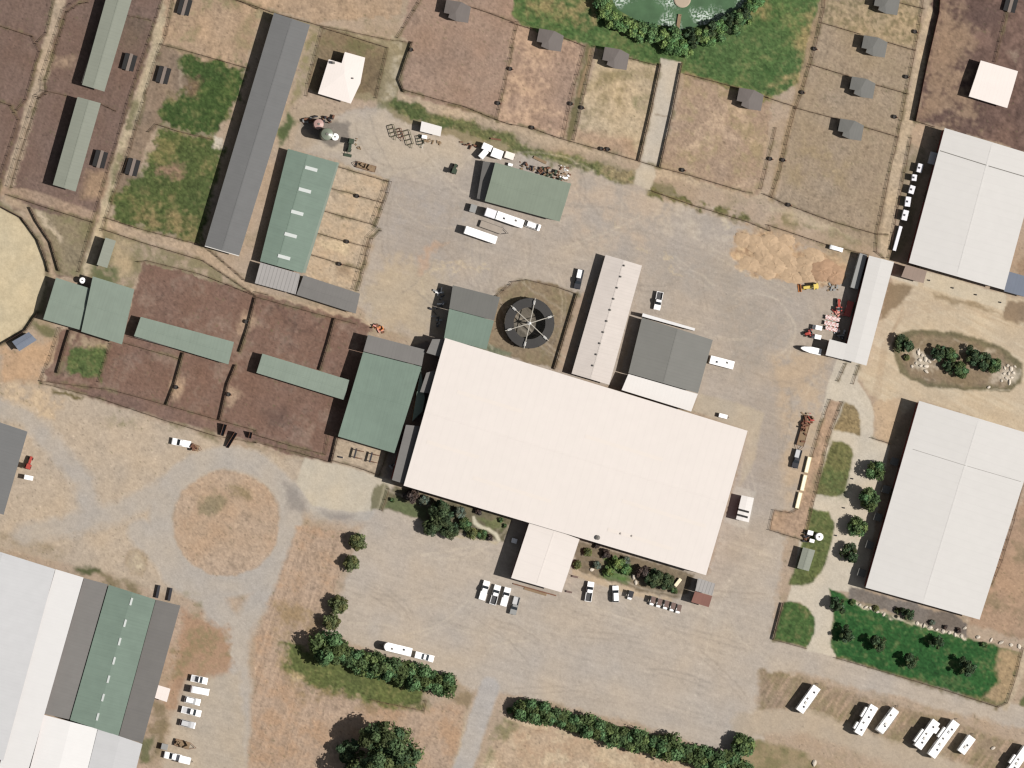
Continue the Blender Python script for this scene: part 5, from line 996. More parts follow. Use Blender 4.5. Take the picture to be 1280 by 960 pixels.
# pond side thicket
PT = [(752, 2, 11), (757, 14, 12), (764, 24, 12), (774, 30, 12), (785, 34, 13), (795, 38, 13), (806, 36, 12), (800, 45, 10), (816, 43, 13), (828, 48, 13), (838, 55, 13), (846, 44, 13), (850, 60, 13), (858, 66, 9)]
for i, (x, y, r) in enumerate(PT): tree(x, y, r, 'bright', 'leafy green tree in the thicket west of the pond jetty, %s from the top' % ORD[i], 'pond thicket west side', sq=.8)
PT = [(866, 48, 12), (878, 44, 12), (890, 37, 12), (901, 33, 11), (912, 29, 12), (922, 22, 11), (931, 14, 11), (940, 8, 10), (948, 1, 10), (888, 52, 9), (902, 45, 9), (918, 36, 9), (934, 24, 8)]
for i, (x, y, r) in enumerate(PT): tree(x, y, r, 'thin' if i in (0, 2, 4, 6) else 'bright', 'bushy tree in the thicket east of the pond jetty, %s counted from the jetty' % ORD[i], 'pond thicket east side', sq=.8)
# planted island
for x, y, r, lb in ((1130, 431, 15, 'dark tree alone at the west end of the planted island'), (1176, 440, 13, 'dark tree in the west middle of the planted island, upper left of its clump'), (1190, 444, 11, 'green tree in the middle of the planted island, second of its clump'), (1186, 459, 10, 'dark tree at the lower left of the planted island clump'), (1202, 463, 13, 'green tree lowest in the planted island clump'), (1216, 444, 14, 'dark tree in the east clump of the planted island, western crown'), (1228, 452, 14, 'dark tree in the east clump of the planted island, middle crown'), (1243, 456, 12, 'green tree at the east end of the planted island clump')):
    tree(x, y, r, 'oak' if 'green' in lb else 'thin', lb, 'trees of the planted island', sq=.8)
tree(1134, 447, 5, 'olive', 'pale green shrub below the lone dark tree on the planted island', sq=.8, hz=.6, name='shrub', cat='shrub')
# round trees on the concrete walk
for i, (x, y, r) in enumerate(((1095, 588, 15), (1085, 623, 18), (1072, 658, 15), (1062, 692, 15))): tree(x, y, r, 'oak' if i != 3 else 'thin', 'round green tree on the concrete walk beside the arena hall, %s from the north' % ORD[i], 'round trees on the concrete walk', sq=.95)
for i, (x, y, r, lb) in enumerate(((1048, 757, 12, 'dark tree at the north west corner of the big lawn'), (1058, 792, 12, 'dark tree on the west side of the big lawn'), (1098, 803, 13, 'dark tree second from the west on the big lawn'), (1139, 825, 12, 'dark tree nearest the road on the big lawn'), (1170, 803, 11, 'dark tree north east of the middle of the big lawn'), (1208, 833, 14, 'dark tree at the east end of the big lawn'), (1134, 767, 10, 'green bushy tree on the gravel bed north of the big lawn'))):
    tree(x, y, r, 'thin', lb, 'trees of the big lawn', sq=.9, hz=.95)
# low bushes
for i, (x, y, r, k, lb) in enumerate(((1066, 753, 5, 'oak', 'small bush at the west end of the gravel bed by the big lawn'), (1095, 760, 5, 'olive', 'small olive bush on the gravel bed by the big lawn'), (1122, 763, 5, 'olive', 'small bush left of the bushy tree on the gravel bed'), (1165, 778, 5, 'grey', 'small grey bush on the gravel bed by the big lawn'), (1182, 784, 4, 'purple', 'small brown bush on the gravel bed by the big lawn'), (1198, 788, 5, 'purple', 'brown bush at the east end of the gravel bed'), (1230, 806, 5, 'oak', 'small green bush under the line of white boulders'), (637, 888, 5, 'oak', 'small bush at the corner of the asphalt drive'), (645, 895, 5, 'oak', 'low bush at the west end of the southern hedge'), (217, 553, 0, '', ''))):
    if r: tree(x, y, r, k, lb, 'scattered low bushes', sq=.75, hz=.55, name='shrub', cat='shrub')
# ================================================================ VEHICLES, TRAILERS, EQUIPMENT
def paintm(n, c): return mat('paint '+n, c, rough=.35, spec=.5, mottle=.04)
PW = paintm('white', (.80, .79, .77)); PK = paintm('black', (.025, .025, .03)); PS = paintm('silver', (.42, .42, .42)); PR = paintm('red', (.32, .05, .035)); PG = paintm('dark green', (.035, .05, .03))
PY_ = paintm('yellow', (.55, .42, .10)); PB = paintm('brown', (.13, .085, .07)); PCR = paintm('cream', (.68, .60, .42)); PO = paintm('orange', (.55, .20, .06)); PPK = paintm('pale red', (.55, .25, .20)); PGY = paintm('grey', (.22, .22, .21))
RUST = mat('rusty steel', (.13, .06, .035), mottle=.3); TYRE = mat('tyre rubber', (.02, .02, .02)); RIM = mat('wheel rim', (.35, .35, .35), metal=.6, rough=.4); LAMP = mat('lamp lens', (.75, .75, .72), rough=.2); ALU = mat('aluminium', (.45, .45, .44), rough=.4); WOOD = mat('weathered timber', col(150, 126, 98), mottle=.2); VDK = mat('dark vent lid', (.05, .05, .055)); BEDL = mat('bed liner', (.05, .05, .052))
def at(name, x, y, dx, dy, lb, cat, group=None, z=.8):
    p = P(x, y, z); return thing(name, (p.x, p.y, 0), lb, cat, group, math.atan2(-dy, dx))
def wheels(r, xs, hw, rad=.38, w=.24):
    for x in xs:
        for s in (-1, 1):
            m = MB(); m.tube((x, s*hw-w/2, rad), (x, s*hw+w/2, rad), rad, 14); o = m.build('wheel', TYRE, r)
            m = MB(); m.tube((x, s*(hw+w/2)-.01*s, rad), (x, s*(hw+w/2)+.015*s, rad), rad*.58, 12); m.build('rim', RIM, o)
def lights(r, x, w, z):
    for s in (-1, 1):
        m = MB(); m.box(x, s*w, z, .07, .32, .18); m.build('headlight', LAMP, r)
def pickup(x, y, dx, dy, lb, pm=PW, L=5.7, bed=BEDL, group='parked pickups', cover=None):
    r = at('pickup_truck', x, y, dx, dy, lb, 'pickup truck', group); h = L/2; W = 1.95
    m = MB(); m.side([(-h, .5), (h-.1, .5), (h, .62), (h, .95), (h-.25, 1.08), (h-1.45, 1.16), (-.35, 1.16), (-.35, .72), (-h, .72)], -W/2, W/2); m.build('body', pm, r, bevel=.04)
    m = MB(); 
    for s in (-1, 1): m.box((-h-.35)/2, s*(W/2-.06), .7, h-.35, .12, .46)
    m.box(-h+.05, 0, .7, .1, W-.24, .44); m.build('bed_side', pm, r)
    m = MB(); m.box((-h-.35)/2+.05, 0, .725, h-.5, W-.26, .03 if cover is None else .42); m.build('bed', cover or bed, r)
    m = MB(); m.side([(h-1.5, 1.15), (h-2.25, 1.72), (-.25, 1.74), (-.36, 1.15)], -W/2+.06, W/2-.06, .16, 1.4); m.build('cab_window', M_WIN, r)
    m = MB(); m.box((h-2.4-.15)/2-.05, 0, 1.735, (h-2.05), W-.46, .06); m.build('cab_roof', pm, r, bevel=.02)
    wheels(r, (h-1.05, -h+1.15), W/2-.14); lights(r, h-.01, .72, .72)
    return r
def car(x, y, dx, dy, lb, pm=PW, L=4.8, cat='car', high=1.7, group='parked cars', van=False):
    r = at('van' if van else 'parked_car', x, y, dx, dy, lb, cat, group); h = L/2; W = 1.88
    hood = 1.3 if not van else .7
    m = MB(); m.side([(-h, .45), (h-.1, .45), (h, .6), (h-.02, .88), (h-.3, 1.0), (h-hood, 1.08), (-h+.05, 1.1), (-h, .8)], -W/2, W/2); m.build('body', pm, r, bevel=.05)
    m = MB(); m.side([(h-hood, 1.06), (h-hood-.8, high-.05), (-h+.45, high-.05), (-h+.06, 1.06)], -W/2+.05, W/2-.05, .17, 1.3); m.build('cabin_window', M_WIN, r)
    m = MB(); m.box(((h-hood-.85)+(-h+.5))/2, 0, high-.055, (h-hood-.85)-(-h+.45), W-.45, .07); m.build('roof', pm, r, bevel=.02)
    wheels(r, (h-.9, -h+.95), W/2-.12, .34); lights(r, h-.02, .66, .68); return r
def trailer(x, y, dx, dy, lb, L, W, H, pm=PW, name='trailer', cat='trailer', nose=0, tongue=1.2, vents=0, ac=0, axles=2, slide=None, awning=False, group=None, rounded=False, floor=.55, stripe=None):
    """closed trailer or caravan body; +x is its front"""
    r = at(name, x, y, dx, dy, lb, cat, group, H); h = L/2
    m = MB()
    if nose: m.prism([(-h, -W/2), (h-nose, -W/2), (h-nose*.25, -W*.28), (h, -W*.1), (h, W*.1), (h-nose*.25, W*.28), (h-nose, W/2), (-h, W/2)], floor, H)
    elif rounded: m.side([(-h+.25, floor), (h-.3, floor), (h, .9), (h-.05, H*.6), (h-.5, H-.12), (h-1.1, H), (-h+.8, H), (-h+.25, H-.2), (-h, H*.6), (-h, .9)], -W/2, W/2, .12, H-.15)
    else: m.box(0, 0, floor, L, W, H-floor)
    m.build('body', pm, r, bevel=.06)
    if tongue:
        m = MB(); 
        for s in (-1, 1): m.tube((h-.2, s*.55, .5), (h+tongue, 0, .5), .05, 6)
        m.tube((h+tongue-.1, 0, 0), (h+tongue-.1, 0, .75), .05, 6); m.build('tow_hitch', M_POST, r)
    ax = [-.5+.95*k-(axles-1)*.47 for k in range(axles)]; wheels(r, ax, W/2-.14, .36, .22)
    for k in range(vents): m = MB(); m.box(-h+L*(k+.7)/(vents+.4), (.3 if k % 2 else -.25), H-.02, .6, .6, .16, taper=.85); m.build('roof_vent', VDK if k % 2 == 0 else M_VENT, r)
    for k in range(ac): m = MB(); m.box(-h+L*(.35+.35*k), 0, H-.02, .95, .7, .28, taper=.8); m.build('air_conditioner', ALU if k else M_TRIM, r)
    if slide:
        for u, l, s in slide: m = MB(); m.box(u*h, s*(W/2+.38), floor+.25, l, .8, H-floor-.55); m.build('slide_out', pm, r, bevel=.03)
    if awning: m = MB(); m.tube((-h*.6, -W/2-.09, H-.2), (h*.6, -W/2-.09, H-.2), .09, 8); m.build('awning', PGY, r)
    m = MB(); m.box(-h*.2, -W/2-.01, floor+.12, .8, .05, 1.75 if H > 2.5 else (H-floor)*.6); m.build('door', ALU, r)
    for u in (-.6, .35):
        m = MB(); m.box(h*u, W/2+.005, floor+(H-floor)*.45, L*.14, .04, (H-floor)*.28); m.build('window', M_WIN, r)
    return r
RVG = 'caravans on the lower right camping field'
trailer(1010.5, 874, 95, -130, 'white caravan standing alone at the west end of the camping field', 8.9, 2.55, 3.1, vents=3, ac=1, awning=True, group=RVG)
trailer(1083, 900, 90, -150, 'white motorhome with dark roof vents, second from the west on the camping field', 9.6, 2.6, 3.3, vents=4, slide=((.35, 3.2, 1), (-.6, 2.2, 1)), tongue=0, group=RVG, name='motorhome', cat='motorhome')
trailer(1110, 901, 95, -125, 'white caravan with rounded ends beside the motorhome with three dark vents', 8.6, 2.5, 3.0, rounded=True, ac=1, vents=2, awning=True, group=RVG)
trailer(1159, 918, 95, -130, 'wide white motorhome with slide outs beside the longest caravan', 9.6, 2.6, 3.3, vents=3, ac=1, tongue=0, slide=((-.35, 4.5, 1), (.55, 2, -1)), group=RVG, name='motorhome', cat='motorhome')
trailer(1180, 924, 95, -128, 'longest white caravan on the camping field, east of the wide motorhome', 12.6, 2.55, 3.3, vents=3, ac=2, slide=((.2, 3.5, 1),), group=RVG)
trailer(1208.5, 931, 80, -108, 'shortest white caravan, standing alone east of the longest caravan', 5.7, 2.5, 2.9, vents=1, ac=1, group=RVG)
trailer(1274, 950, 90, -125, 'white motorhome cut by the bottom right corner', 9.0, 2.6, 3.2, vents=3, ac=1, tongue=0, slide=((-.2, 3, 1),), group=RVG, name='motorhome', cat='motorhome')
# car park south of the riding hall
pickup(605.5, 738, .29, -1, 'white pickup with a white covered bed, westmost of the row by the entrance wing', PW, 5.8, cover=PW)
pickup(619, 743.5, .29, -1, 'white pickup with clutter in its open bed, second in the row by the entrance wing', PW, 5.9)
pickup(632, 746, .27, -1, 'plain white pickup, third in the row by the entrance wing', PW, 5.6, cover=PW)
pickup(643.5, 757, -.27, 1, 'dark pickup with pale load in its bed, eastmost of the row by the entrance wing', PGY, 5.4, bed=PS)
pickup(736.8, 739.5, .17, -1, 'white pickup with a dark open bed in front of the east garden', PW, 5.9)
car(769.5, 742.5, -.03, -1, 'white estate car in front of the lime green shrub', PW, 4.9)
def cart(x, y, dx, dy, lb, group=None, roof=PB, name='golf_cart'):
    r = at(name, x, y, dx, dy, lb, 'golf cart', group)
    m = MB(); m.side([(-1.35, .3), (1.3, .3), (1.4, .5), (1.2, .85), (.7, .95), (.6, .45), (-.1, .45), (-.1, .72), (-1.3, .78)], -.62, .62); m.build('body', PW, r, bevel=.04)
    m = MB(); m.box(-.45, 0, .73, .6, 1.1, .16); m.box(-.75, 0, .8, .14, 1.1, .5); m.build('seat', PCR, r)
    for a in (-1.0, .55):
        for s in (-.56, .56): m = MB(); m.tube((a, s, .7), (a-.05, s, 1.85), .025, 6); m.build('post', M_POST, r)
    m = MB(); m.box(-.3, 0, 1.85, 2.0, 1.35, .07, taper=.94); m.build('canopy', roof, r, bevel=.02)
    wheels(r, (.85, -.95), .55, .24, .18); return r
for i, (x, y) in enumerate(((815.5, 751), (823.8, 753.6), (832.4, 756), (840.6, 758.4), (848, 761))):
    cart(x, y, -.27, 1, 'brown topped golf cart by the east garden, %s of five from the west' % ORD[i], 'five golf carts')
cart(788, 744, -.3, 1, 'small utility cart with dark canopy standing apart between the estate car and the golf carts', None, PK, 'utility_cart')
# truck with long white trailer along the hedge
trailer(497.5, 811.5, -45, -11, 'long white caravan with two dark roof vents parked along the hedge row', 8.3, 2.5, 3.0, vents=2, group=None, nose=.8)
pickup(530.5, 821, 1, .26, 'white pickup hitched to the long white caravan along the hedge row', PW, 5.6, cover=PW)
# south-west car park
pickup(249, 849.5, 1, .22, 'white pickup at the north end of the south west car park', PW, 4.9, bed=PS); trailer(250, 863.5, 1, .2, 'white delivery van second from the north in the south west car park', 5.6, 2.1, 2.4, name='van', cat='van', tongue=0, floor=.4, rounded=True)
car(240.5, 876, 1, .25, 'white saloon car third from the north in the south west car park', PW, 4.7, high=1.45); pickup(239, 889.5, 1, .25, 'white pickup with a toolbox fourth from the north in the south west car park', PW, 5.8, bed=PS)
car(234.5, 905, 1, .25, 'silver car south of the row of white vehicles in the south west car park', PS, 4.6, high=1.45); pickup(216, 945.5, -1, -.22, 'white pickup at the south end of the south west car park', PW, 5.2, cover=PW)
trailer(231, 950, 1, .25, 'small white box trailer behind the southmost white pickup', 3.4, 2.1, 2.1, tongue=.9, axles=1)
def flatbed(x, y, dx, dy, lb, L, W, load=None, frame=M_POST, name='flatbed_trailer', point=2.0, deckm=WOOD, group=None):
    r = at(name, x, y, dx, dy, lb, 'flatbed trailer', group); h = L/2
    m = MB(); m.box(0, 0, .62, L, W, .1); m.build('deck', deckm, r)
    m = MB(); 
    for s in (-1, 1): m.box(0, s*(W/2+.03), .58, L, .1, .22)
    m.box(-h, 0, .58, .1, W, .22)
    for s in (-1, 1): m.tube((h, s*W/2, .62), (h+point, 0, .62), .07, 6)
    m.build('frame', frame, r); wheels(r, (-.9, .05), W/2-.05, .36, .22)
    if load:
        g = random.Random(len(lb)); 
        m = MB()
        for k in range(9): m.box(g.uniform(-h*.8, h*.7), g.uniform(-W*.3, W*.3), .72, g.uniform(.4, 1.5), g.uniform(.2, .6), g.uniform(.2, .9), g.uniform(0, 3))
        m.build('load', load, r)
    return r
flatbed(228, 930, 1, .3, 'small flatbed trailer loaded with oddments near the south end of the south west car park', 4.4, 1.9, WOOD, RUST)
# west plain
pickup(226.5, 553.5, -1, -.2, 'white pickup with a canopy on the bare ground north of the roundabout', PW, 5.6, cover=PW); flatbed(243, 559, 1, .35, 'little dark trailer behind the white pickup north of the roundabout', 2.6, 1.6, RUST, RUST, point=.9)
def tractor(x, y, dx, dy, lb, pm, bucket=None, L=3.6, name='tractor', cat='tractor', canopy=True):
    r = at(name, x, y, dx, dy, lb, cat); h = L/2
    m = MB(); m.side([(-.5, .7), (h, .7), (h, 1.2), (h-.2, 1.35), (0, 1.45), (-.5, 1.2)], -.38, .38); m.build('bonnet', pm, r, bevel=.04)
    m = MB(); m.box(-h*.35, 0, .6, h*.95, .95, .45); m.build('chassis', PGY, r)
    m = MB(); m.box(-h*.5, 0, 1.0, .5, .6, .2); m.box(-h*.5-.25, 0, 1.1, .12, .6, .5); m.build('seat', PK, r)
    for s in (-1, 1):
        m = MB(); m.box(-h*.5, s*.72, 1.25, 1.3, .42, .12); m.build('mudguard', pm, r)
        m = MB(); m.tube((-h*.5, s*.72-.2, .72), (-h*.5, s*.72+.2, .72), .72, 16); o = m.build('wheel', TYRE, r); m = MB(); m.tube((-h*.5, s*.93-.01, .72), (-h*.5, s*.93+.02, .72), .4, 12); m.build('rim', pm, o)
        m = MB(); m.tube((h*.7, s*.6-.12, .42), (h*.7, s*.6+.12, .42), .42, 14); m.build('wheel', TYRE, r)
    if canopy:
        for a in (-h*.85, -h*.1):
            for s in (-.5, .5): m = MB(); m.tube((a, s, 1.0), (a, s, 2.4), .035, 6); m.build('post', M_POST, r)
        m = MB(); m.box(-h*.48, 0, 2.4, 1.5, 1.35, .08, taper=.95); m.build('canopy', pm, r, bevel=.02)
    if bucket:
        for s in (-.5, .5): m = MB(); m.tube((0, s, 1.0), (h+.6, s, .55), .07, 6); m.build('loader_arm', pm, r)
        m = MB(); m.side([(h+.5, .15), (h+1.35, .12), (h+1.35, .2), (h+.65, .3), (h+.6, .85), (h+.5, .85)], -1.15, 1.15); m.build('bucket', bucket, r)
    return r
tractor(36.5, 579, .35, -1, 'red tractor with a red canopy beside the grey barn at the left edge', PR, L=4.2); cart(35.5, 597, 1, .2, 'pale utility cart next to the red tractor at the left edge', None, PW, 'utility_cart')
# yard vehicles
pickup(723.5, 349, -.22, 1, 'black pickup with white sacks in its bed by the hot walker yard', PK, 5.9, bed=PW); pickup(823, 376, -.2, 1, 'white pickup with a dark bed north of the dark slate hall', PW, 5.4)
trailer(902.5, 453, 31, 8, 'cream white storage container beside the dark slate hall', 7.3, 2.4, 2.5, tongue=0, name='storage_container', cat='container', floor=.12, vents=2)
trailer(904, 520, 12, 3, 'little white box trailer at the north wall of the riding hall', 2.6, 1.2, 1.2, tongue=.6, axles=1)
# workshop trailers
trailer(637.5, 274.5, 180, 62, 'long white box trailer on the south side of the workshop behind the white lorry cab', 8.4, 2.5, 2.9, tongue=.9, vents=2)
car(666, 282, 1, .35, 'white rounded van parked at the front of the long box trailer south of the workshop', PW, 4.6, 'van', 2.1, None, True)
trailer(613.5, 266.5, 70, 24, 'short pale grey box trailer at the west end of the workshop trailer row', 3.2, 2.5, 2.7, paintm('pale grey', (.62, .61, .63)), tongue=.8, axles=1)
trailer(591.5, 260.5, 10, 3, 'dark grey green crate standing west of the short grey box trailer', 1.9, 2.3, 1.6, PGY, tongue=0, name='feed_bin', cat='feed bin', axles=1, floor=.45)
flatbed(614, 284, 175, 62, 'grey flatbed trailer with a pointed hitch between two white trailers south of the workshop', 6.8, 1.9, None, M_POST, deckm=mat('pale steel deck', col(176, 164, 150)))
trailer(601, 293.7, 210, 72, 'very long bright white trailer, southmost of the row by the workshop', 9.8, 2.3, 2.7, tongue=0, axles=3)
# white tanks and boxes north-west of the workshop
def tank(x, y, r_, h, lb, pm, name='water_tank', group=None, lid=True, dome=True):
    o = at(name, x, y, 1, 0, lb, 'tank', group, h)
    m = MB(); m.lathe(0, 0, [(r_, 0), (r_, h*.9), (r_*.93, h*.94), (r_*.25, h) if dome else (r_, h)], 24); m.build('shell', pm, o, smooth=False)
    if lid: m = MB(); m.lathe(r_*.0, 0, [(r_*.24, h-.02), (r_*.24, h+.08), (r_*.2, h+.12)], 12); m.build('lid', M_VENT, o)
    if h > 3:
        m = MB()
        for s in (-.2, .2): m.tube((r_+.12, s, 0), (r_+.12, s, h), .03, 6)
        for k in range(int(h/.4)): m.tube((r_+.12, -.2, .3+.4*k), (r_+.12, .2, .3+.4*k), .02, 5)
        m.build('ladder', M_POST, o)
    return o
trailer(609, 184, 60, 25, 'white box trailer, northmost of the cluster at the north west corner of the workshop', 3.0, 1.9, 2.2, tongue=.5, axles=1, group='white boxes by the workshop'); trailer(604.5, 192.5, 40, -45, 'white box trailer, westmost of the cluster at the north west corner of the workshop', 2.8, 1.7, 2.1, tongue=0, axles=1, group='white boxes by the workshop')
trailer(621.5, 192, 70, 26, 'largest white box trailer of the cluster at the north west corner of the workshop', 3.3, 2.6, 2.6, tongue=0, axles=1, group='white boxes by the workshop'); trailer(637, 194.5, 60, 20, 'off white box trailer on the north side of the workshop, eastmost of its cluster', 2.8, 2.0, 2.2, paintm('off white', (.66, .60, .54)), tongue=.4, axles=1, group='white boxes by the workshop')
trailer(638, 205.8, 30, 8, 'small white chest against the north eave of the workshop', 1.4, .8, 1.0, tongue=0, axles=1, name='feed_bin', cat='feed bin', floor=.4)
# silo corner
tank(409, 167.5, 1.8, 6.2, 'tall grey green silo casting a long dark shadow south of the white roofed house', paintm('silo grey green', col(134, 142, 124)), 'grain_silo'); tank(419, 171, 1.05, 1.8, 'white round plastic tank beside the tall grey green silo', PW)
tank(398.5, 155, 1.5, 3.4, 'pinkish hopper tank with rusty surroundings north west of the tall silo', paintm('pinkish steel', col(196, 160, 150)), 'feed_hopper'); 
def junk(x, y, n, sx, sy, lb, mats, seed, cat='scrap pile', name='scrap_pile', ang=0, hmax=.9):
    o = at(name, x, y, math.cos(ang), math.sin(ang), lb, cat, None, .3); g = random.Random(seed)
    for k, mm in enumerate(mats):
        m = MB()
        for q in range(max(n, 7)): m.box(sx*(2*q/(max(n, 7)-1)-1)*.9+g.uniform(-.2, .2)*sx, g.uniform(-sy, sy), 0, g.uniform(.3, 1.5), g.uniform(.15, .6), g.uniform(.15, hmax), g.gauss(0, .5)+(1.57 if g.random() < .4 else 0))
        m.build(('scrap_piece', 'timber_piece', 'pale_piece')[k], mm, o)
    return o
junk(404, 150, 8, 3.0, 1.0, 'dark rusty heap north of the pinkish hopper tank', [RUST, PK], 3, hmax=1.2); junk(385, 151, 4, 1.5, .6, 'thin rusty heap at the fence corner west of the pinkish hopper tank', [RUST, PGY], 4)
tractor(437.5, 181, -.2, 1, 'dark olive tractor with a loader parked east of the silos', PG, PG, 4.4); junk(447, 178, 4, .6, 2.2, 'pale pipes laid beside the dark olive tractor', [WOOD], 9, ang=-.1, cat='pipe stack', name='pipe_stack', hmax=.4)
flatbed(458, 208.5, -1, -.28, 'low trailer of pale oddments at the fence of the sand pens', 5.6, 1.7, WOOD, RUST, point=1.2)
def harrow(x, y, dx, dy, lb, L=3.4, W=2.0, m_=None):
    o = at('harrow', x, y, dx, dy, lb, 'farm implement', 'implements by the portable shed', .4); mm = m_ or mat('olive steel', (.09, .085, .045), mottle=.25)
    m = MB()
    for s in (-1, 1): m.box(0, s*W/2, .45, L, .14, .16)
    for u in (-.5, -.17, .17, .5): m.box(u*L, 0, .42, .14, W, .16)
    m.build('frame', mm, o); m = MB()
    for u in (-.5, -.17, .17, .5):
        for k in range(7): m.box(u*L, -W/2+W*k/6, 0, .08, .08, .45)
    m.build('tines', RUST, o)
    m = MB(); m.tube((L/2, -W/3, .5), (L/2+1.2, 0, .5), .06, 6); m.tube((L/2, W/3, .5), (L/2+1.2, 0, .5), .06, 6); m.build('hitch', mm, o); return o
harrow(490.5, 163.5, .3, 1, 'olive harrow, westmost of the implements by the portable white roofed shed', 3.4, 1.7); harrow(500, 166.5, .3, 1, 'narrow dark implement second from the west by the portable white roofed shed', 2.6, 1.4, RUST); harrow(510.5, 172, .3, 1, 'long olive harrow third from the west by the portable white roofed shed', 4.2, 1.9); harrow(525.5, 175, .2, 1, 'dark implement directly south of the portable white roofed shed', 2.6, 1.8, PG)
junk(540, 177, 14, 3.0, .35, 'thin row of poles south of the portable white roofed shed', [WOOD], 15, ang=.2, cat='pole stack', name='pole_stack', hmax=.3); trailer(530.5, 171, 1, .2, 'white chest at the south wall of the portable shed', 1.6, 1.0, 1.1, tongue=0, axles=1, name='feed_bin', cat='feed bin', floor=.4)
r_ = tractor(568, 211, .35, -1, 'dark green utility vehicle with a small trailer west of the workshop', PG, None, 3.0); junk(585, 181, 4, 2.0, .5, 'scattered scrap west of the white box trailers', [RUST], 21, ang=.3)
junk(668, 212, 9, 4.5, .9, 'dark scrap along the north east eave of the workshop', [PK, RUST, WOOD], 23, ang=.3); junk(688, 216, 8, 3.0, 1.2, 'scrap heap with a dark machine north of the east end of the workshop', [PG, RUST, WOOD], 24, ang=.3, hmax=1.2); junk(706, 218, 7, 1.6, 2.2, 'mixed rubbish heap at the north east corner of the workshop', [WOOD, RUST, PW], 25, ang=.3, hmax=.6)
def plank(x, y, dx, dy, L, W, h, lb, mm=WOOD, name='timber_beam', cat='timber'):
    o = at(name, x, y, dx, dy, '', cat, None, h); 
    bpy.data.objects.remove(o); p = P(x, y, h); m = MB(); m.box(0, 0, 0, L, W, h, 0, taper=.97); o = m.build(name, mm, None, (p.x, p.y, 0)); o.rotation_euler = (0, 0, math.atan2(-dy, dx)); return tag(o, lb, cat)
plank(675, 200, 1, .47, 4.2, .8, .35, 'pale timber beam lying in the grass north of the workshop'); plank(620, 174, 1, .15, 3.2, .5, .5, 'dark trough on the green ditch strip north of the workshop', RUST, 'feed_trough', 'trough')
# sand heap and L shed
m_sand = attr_mat('sand', fine=.2, sc=1.5, bump=.5)
def heap(x, y, rx, ry, h, ang, lb, c, seed, name='sand_heap'):
    g = random.Random(seed); p = P(x, y, h/2); m = MB(); n = 26; rings = ((1.0, 0.0), (.82, .22), (.6, .55), (.36, .82), (.12, .98)); vs = []
    for k, (f, z) in enumerate(rings):
        for i in range(n):
            a = 6.2832*i/n; w_ = 1+g.uniform(-.16, .16)
            vs.append((rx*f*w_*math.cos(a), ry*f*w_*math.sin(a), max(-.05, z*h*(1+g.uniform(-.4, .3)))-(.08 if k == 0 else 0)))
    vs.append((0, 0, h)); fs = [(k*n+i, k*n+(i+1) % n, (k+1)*n+(i+1) % n, (k+1)*n+i) for k in range(4) for i in range(n)]+[(4*n+i, 4*n+(i+1) % n, 5*n) for i in range(n)]
    m.add(vs, fs); o = m.build(name, mat(name+str(seed), col(*c), mottle=.25, scale=1.0), None, (p.x, p.y, 0), smooth=True); o.rotation_euler = (0, 0, -ang); return tag(o, lb, 'heap', 'heaps of sand and earth')
HP = [(930, 300, 3, 2.2, .8), (945, 306, 3.4, 2.6, 1.0), (962, 302, 3, 2.2, .8), (975, 312, 3.6, 2.4, 1.1), (955, 322, 3.2, 2.4, .9), (938, 330, 3.4, 2.2, .8), (970, 332, 3.6, 2.4, 1.0), (988, 328, 3.2, 2.2, 1.0), (990, 345, 3.4, 2.2, .9), (1005, 332, 3.4, 2.6, 1.2), (1010, 346, 3, 2.2, .9), (958, 340, 3, 2, .7), (1028, 338, 4.2, 3.4, 1.4), (1044, 344, 3.2, 3, 1.2), (1018, 320, 3.2, 2.2, .8), (984, 300, 2.4, 1.8, .7)]
PLC = ['the north west corner of the sand heap ground', 'the upper left part of the sand heap ground', 'the upper edge of the sand heap ground', 'the middle of the sand heap ground', 'the left middle of the sand heap ground', 'the west end of the sand heap ground', 'the lower middle of the sand heap ground', 'the right middle of the sand heap ground', 'the lower edge of the sand heap ground', 'the east middle of the sand heap ground', 'the spot just behind the yellow loader', 'the lower left edge of the sand heap ground', 'the east end of the sand heap ground, the largest', 'the shed side of the sand heap ground', 'the upper right part of the sand heap ground', 'the upper right edge of the sand heap ground']
for i, (x, y, a, b, h) in enumerate(HP): heap(x, y, a*1.15, b*1.1, h*.36, .4+.3*math.sin(i*2), 'rough orange tan sand heap at '+PLC[i], (196, 168, 136) if i not in (12, 13) else (180, 146, 116), 60+i)
tractor(1014, 358.5, -1, .12, 'yellow wheel loader with an orange bucket at the foot of the sand heaps', PY_, PO, 5.0, 'wheel_loader', 'wheel loader'); junk(1042, 360, 4, 1.4, .9, 'pale crate rubbish between the yellow loader and the L shaped shed', [WOOD, PGY], 31, hmax=.5)
trailer(1045.5, 310.5, 1, .28, 'small white tank trailer by the fence north of the L shaped white shed', 4.2, 1.3, 1.5, tongue=0, axles=1, rounded=True)
trailer(1073.5, 339, -13, 46, 'long grey container in the shade of the L shaped white shed', 10.5, 2.3, 2.5, PGY, tongue=0, name='storage_container', cat='container', floor=.1, axles=2); trailer(1061.5, 386, -9, 32, 'dark red wagon in the shade of the L shaped white shed', 4.6, 1.9, 1.5, PR, tongue=0, axles=1, name='farm_wagon', cat='wagon')
tractor(1048.5, 382, 0, -1, 'dark red machine west of the L shaped white shed', PR, None, 4.0, 'farm_machine', 'farm machine', False); junk(1048, 390, 6, 1.6, 1.2, 'red and pale frames just south of the dark red machine', [PR, PPK], 33, hmax=.7)
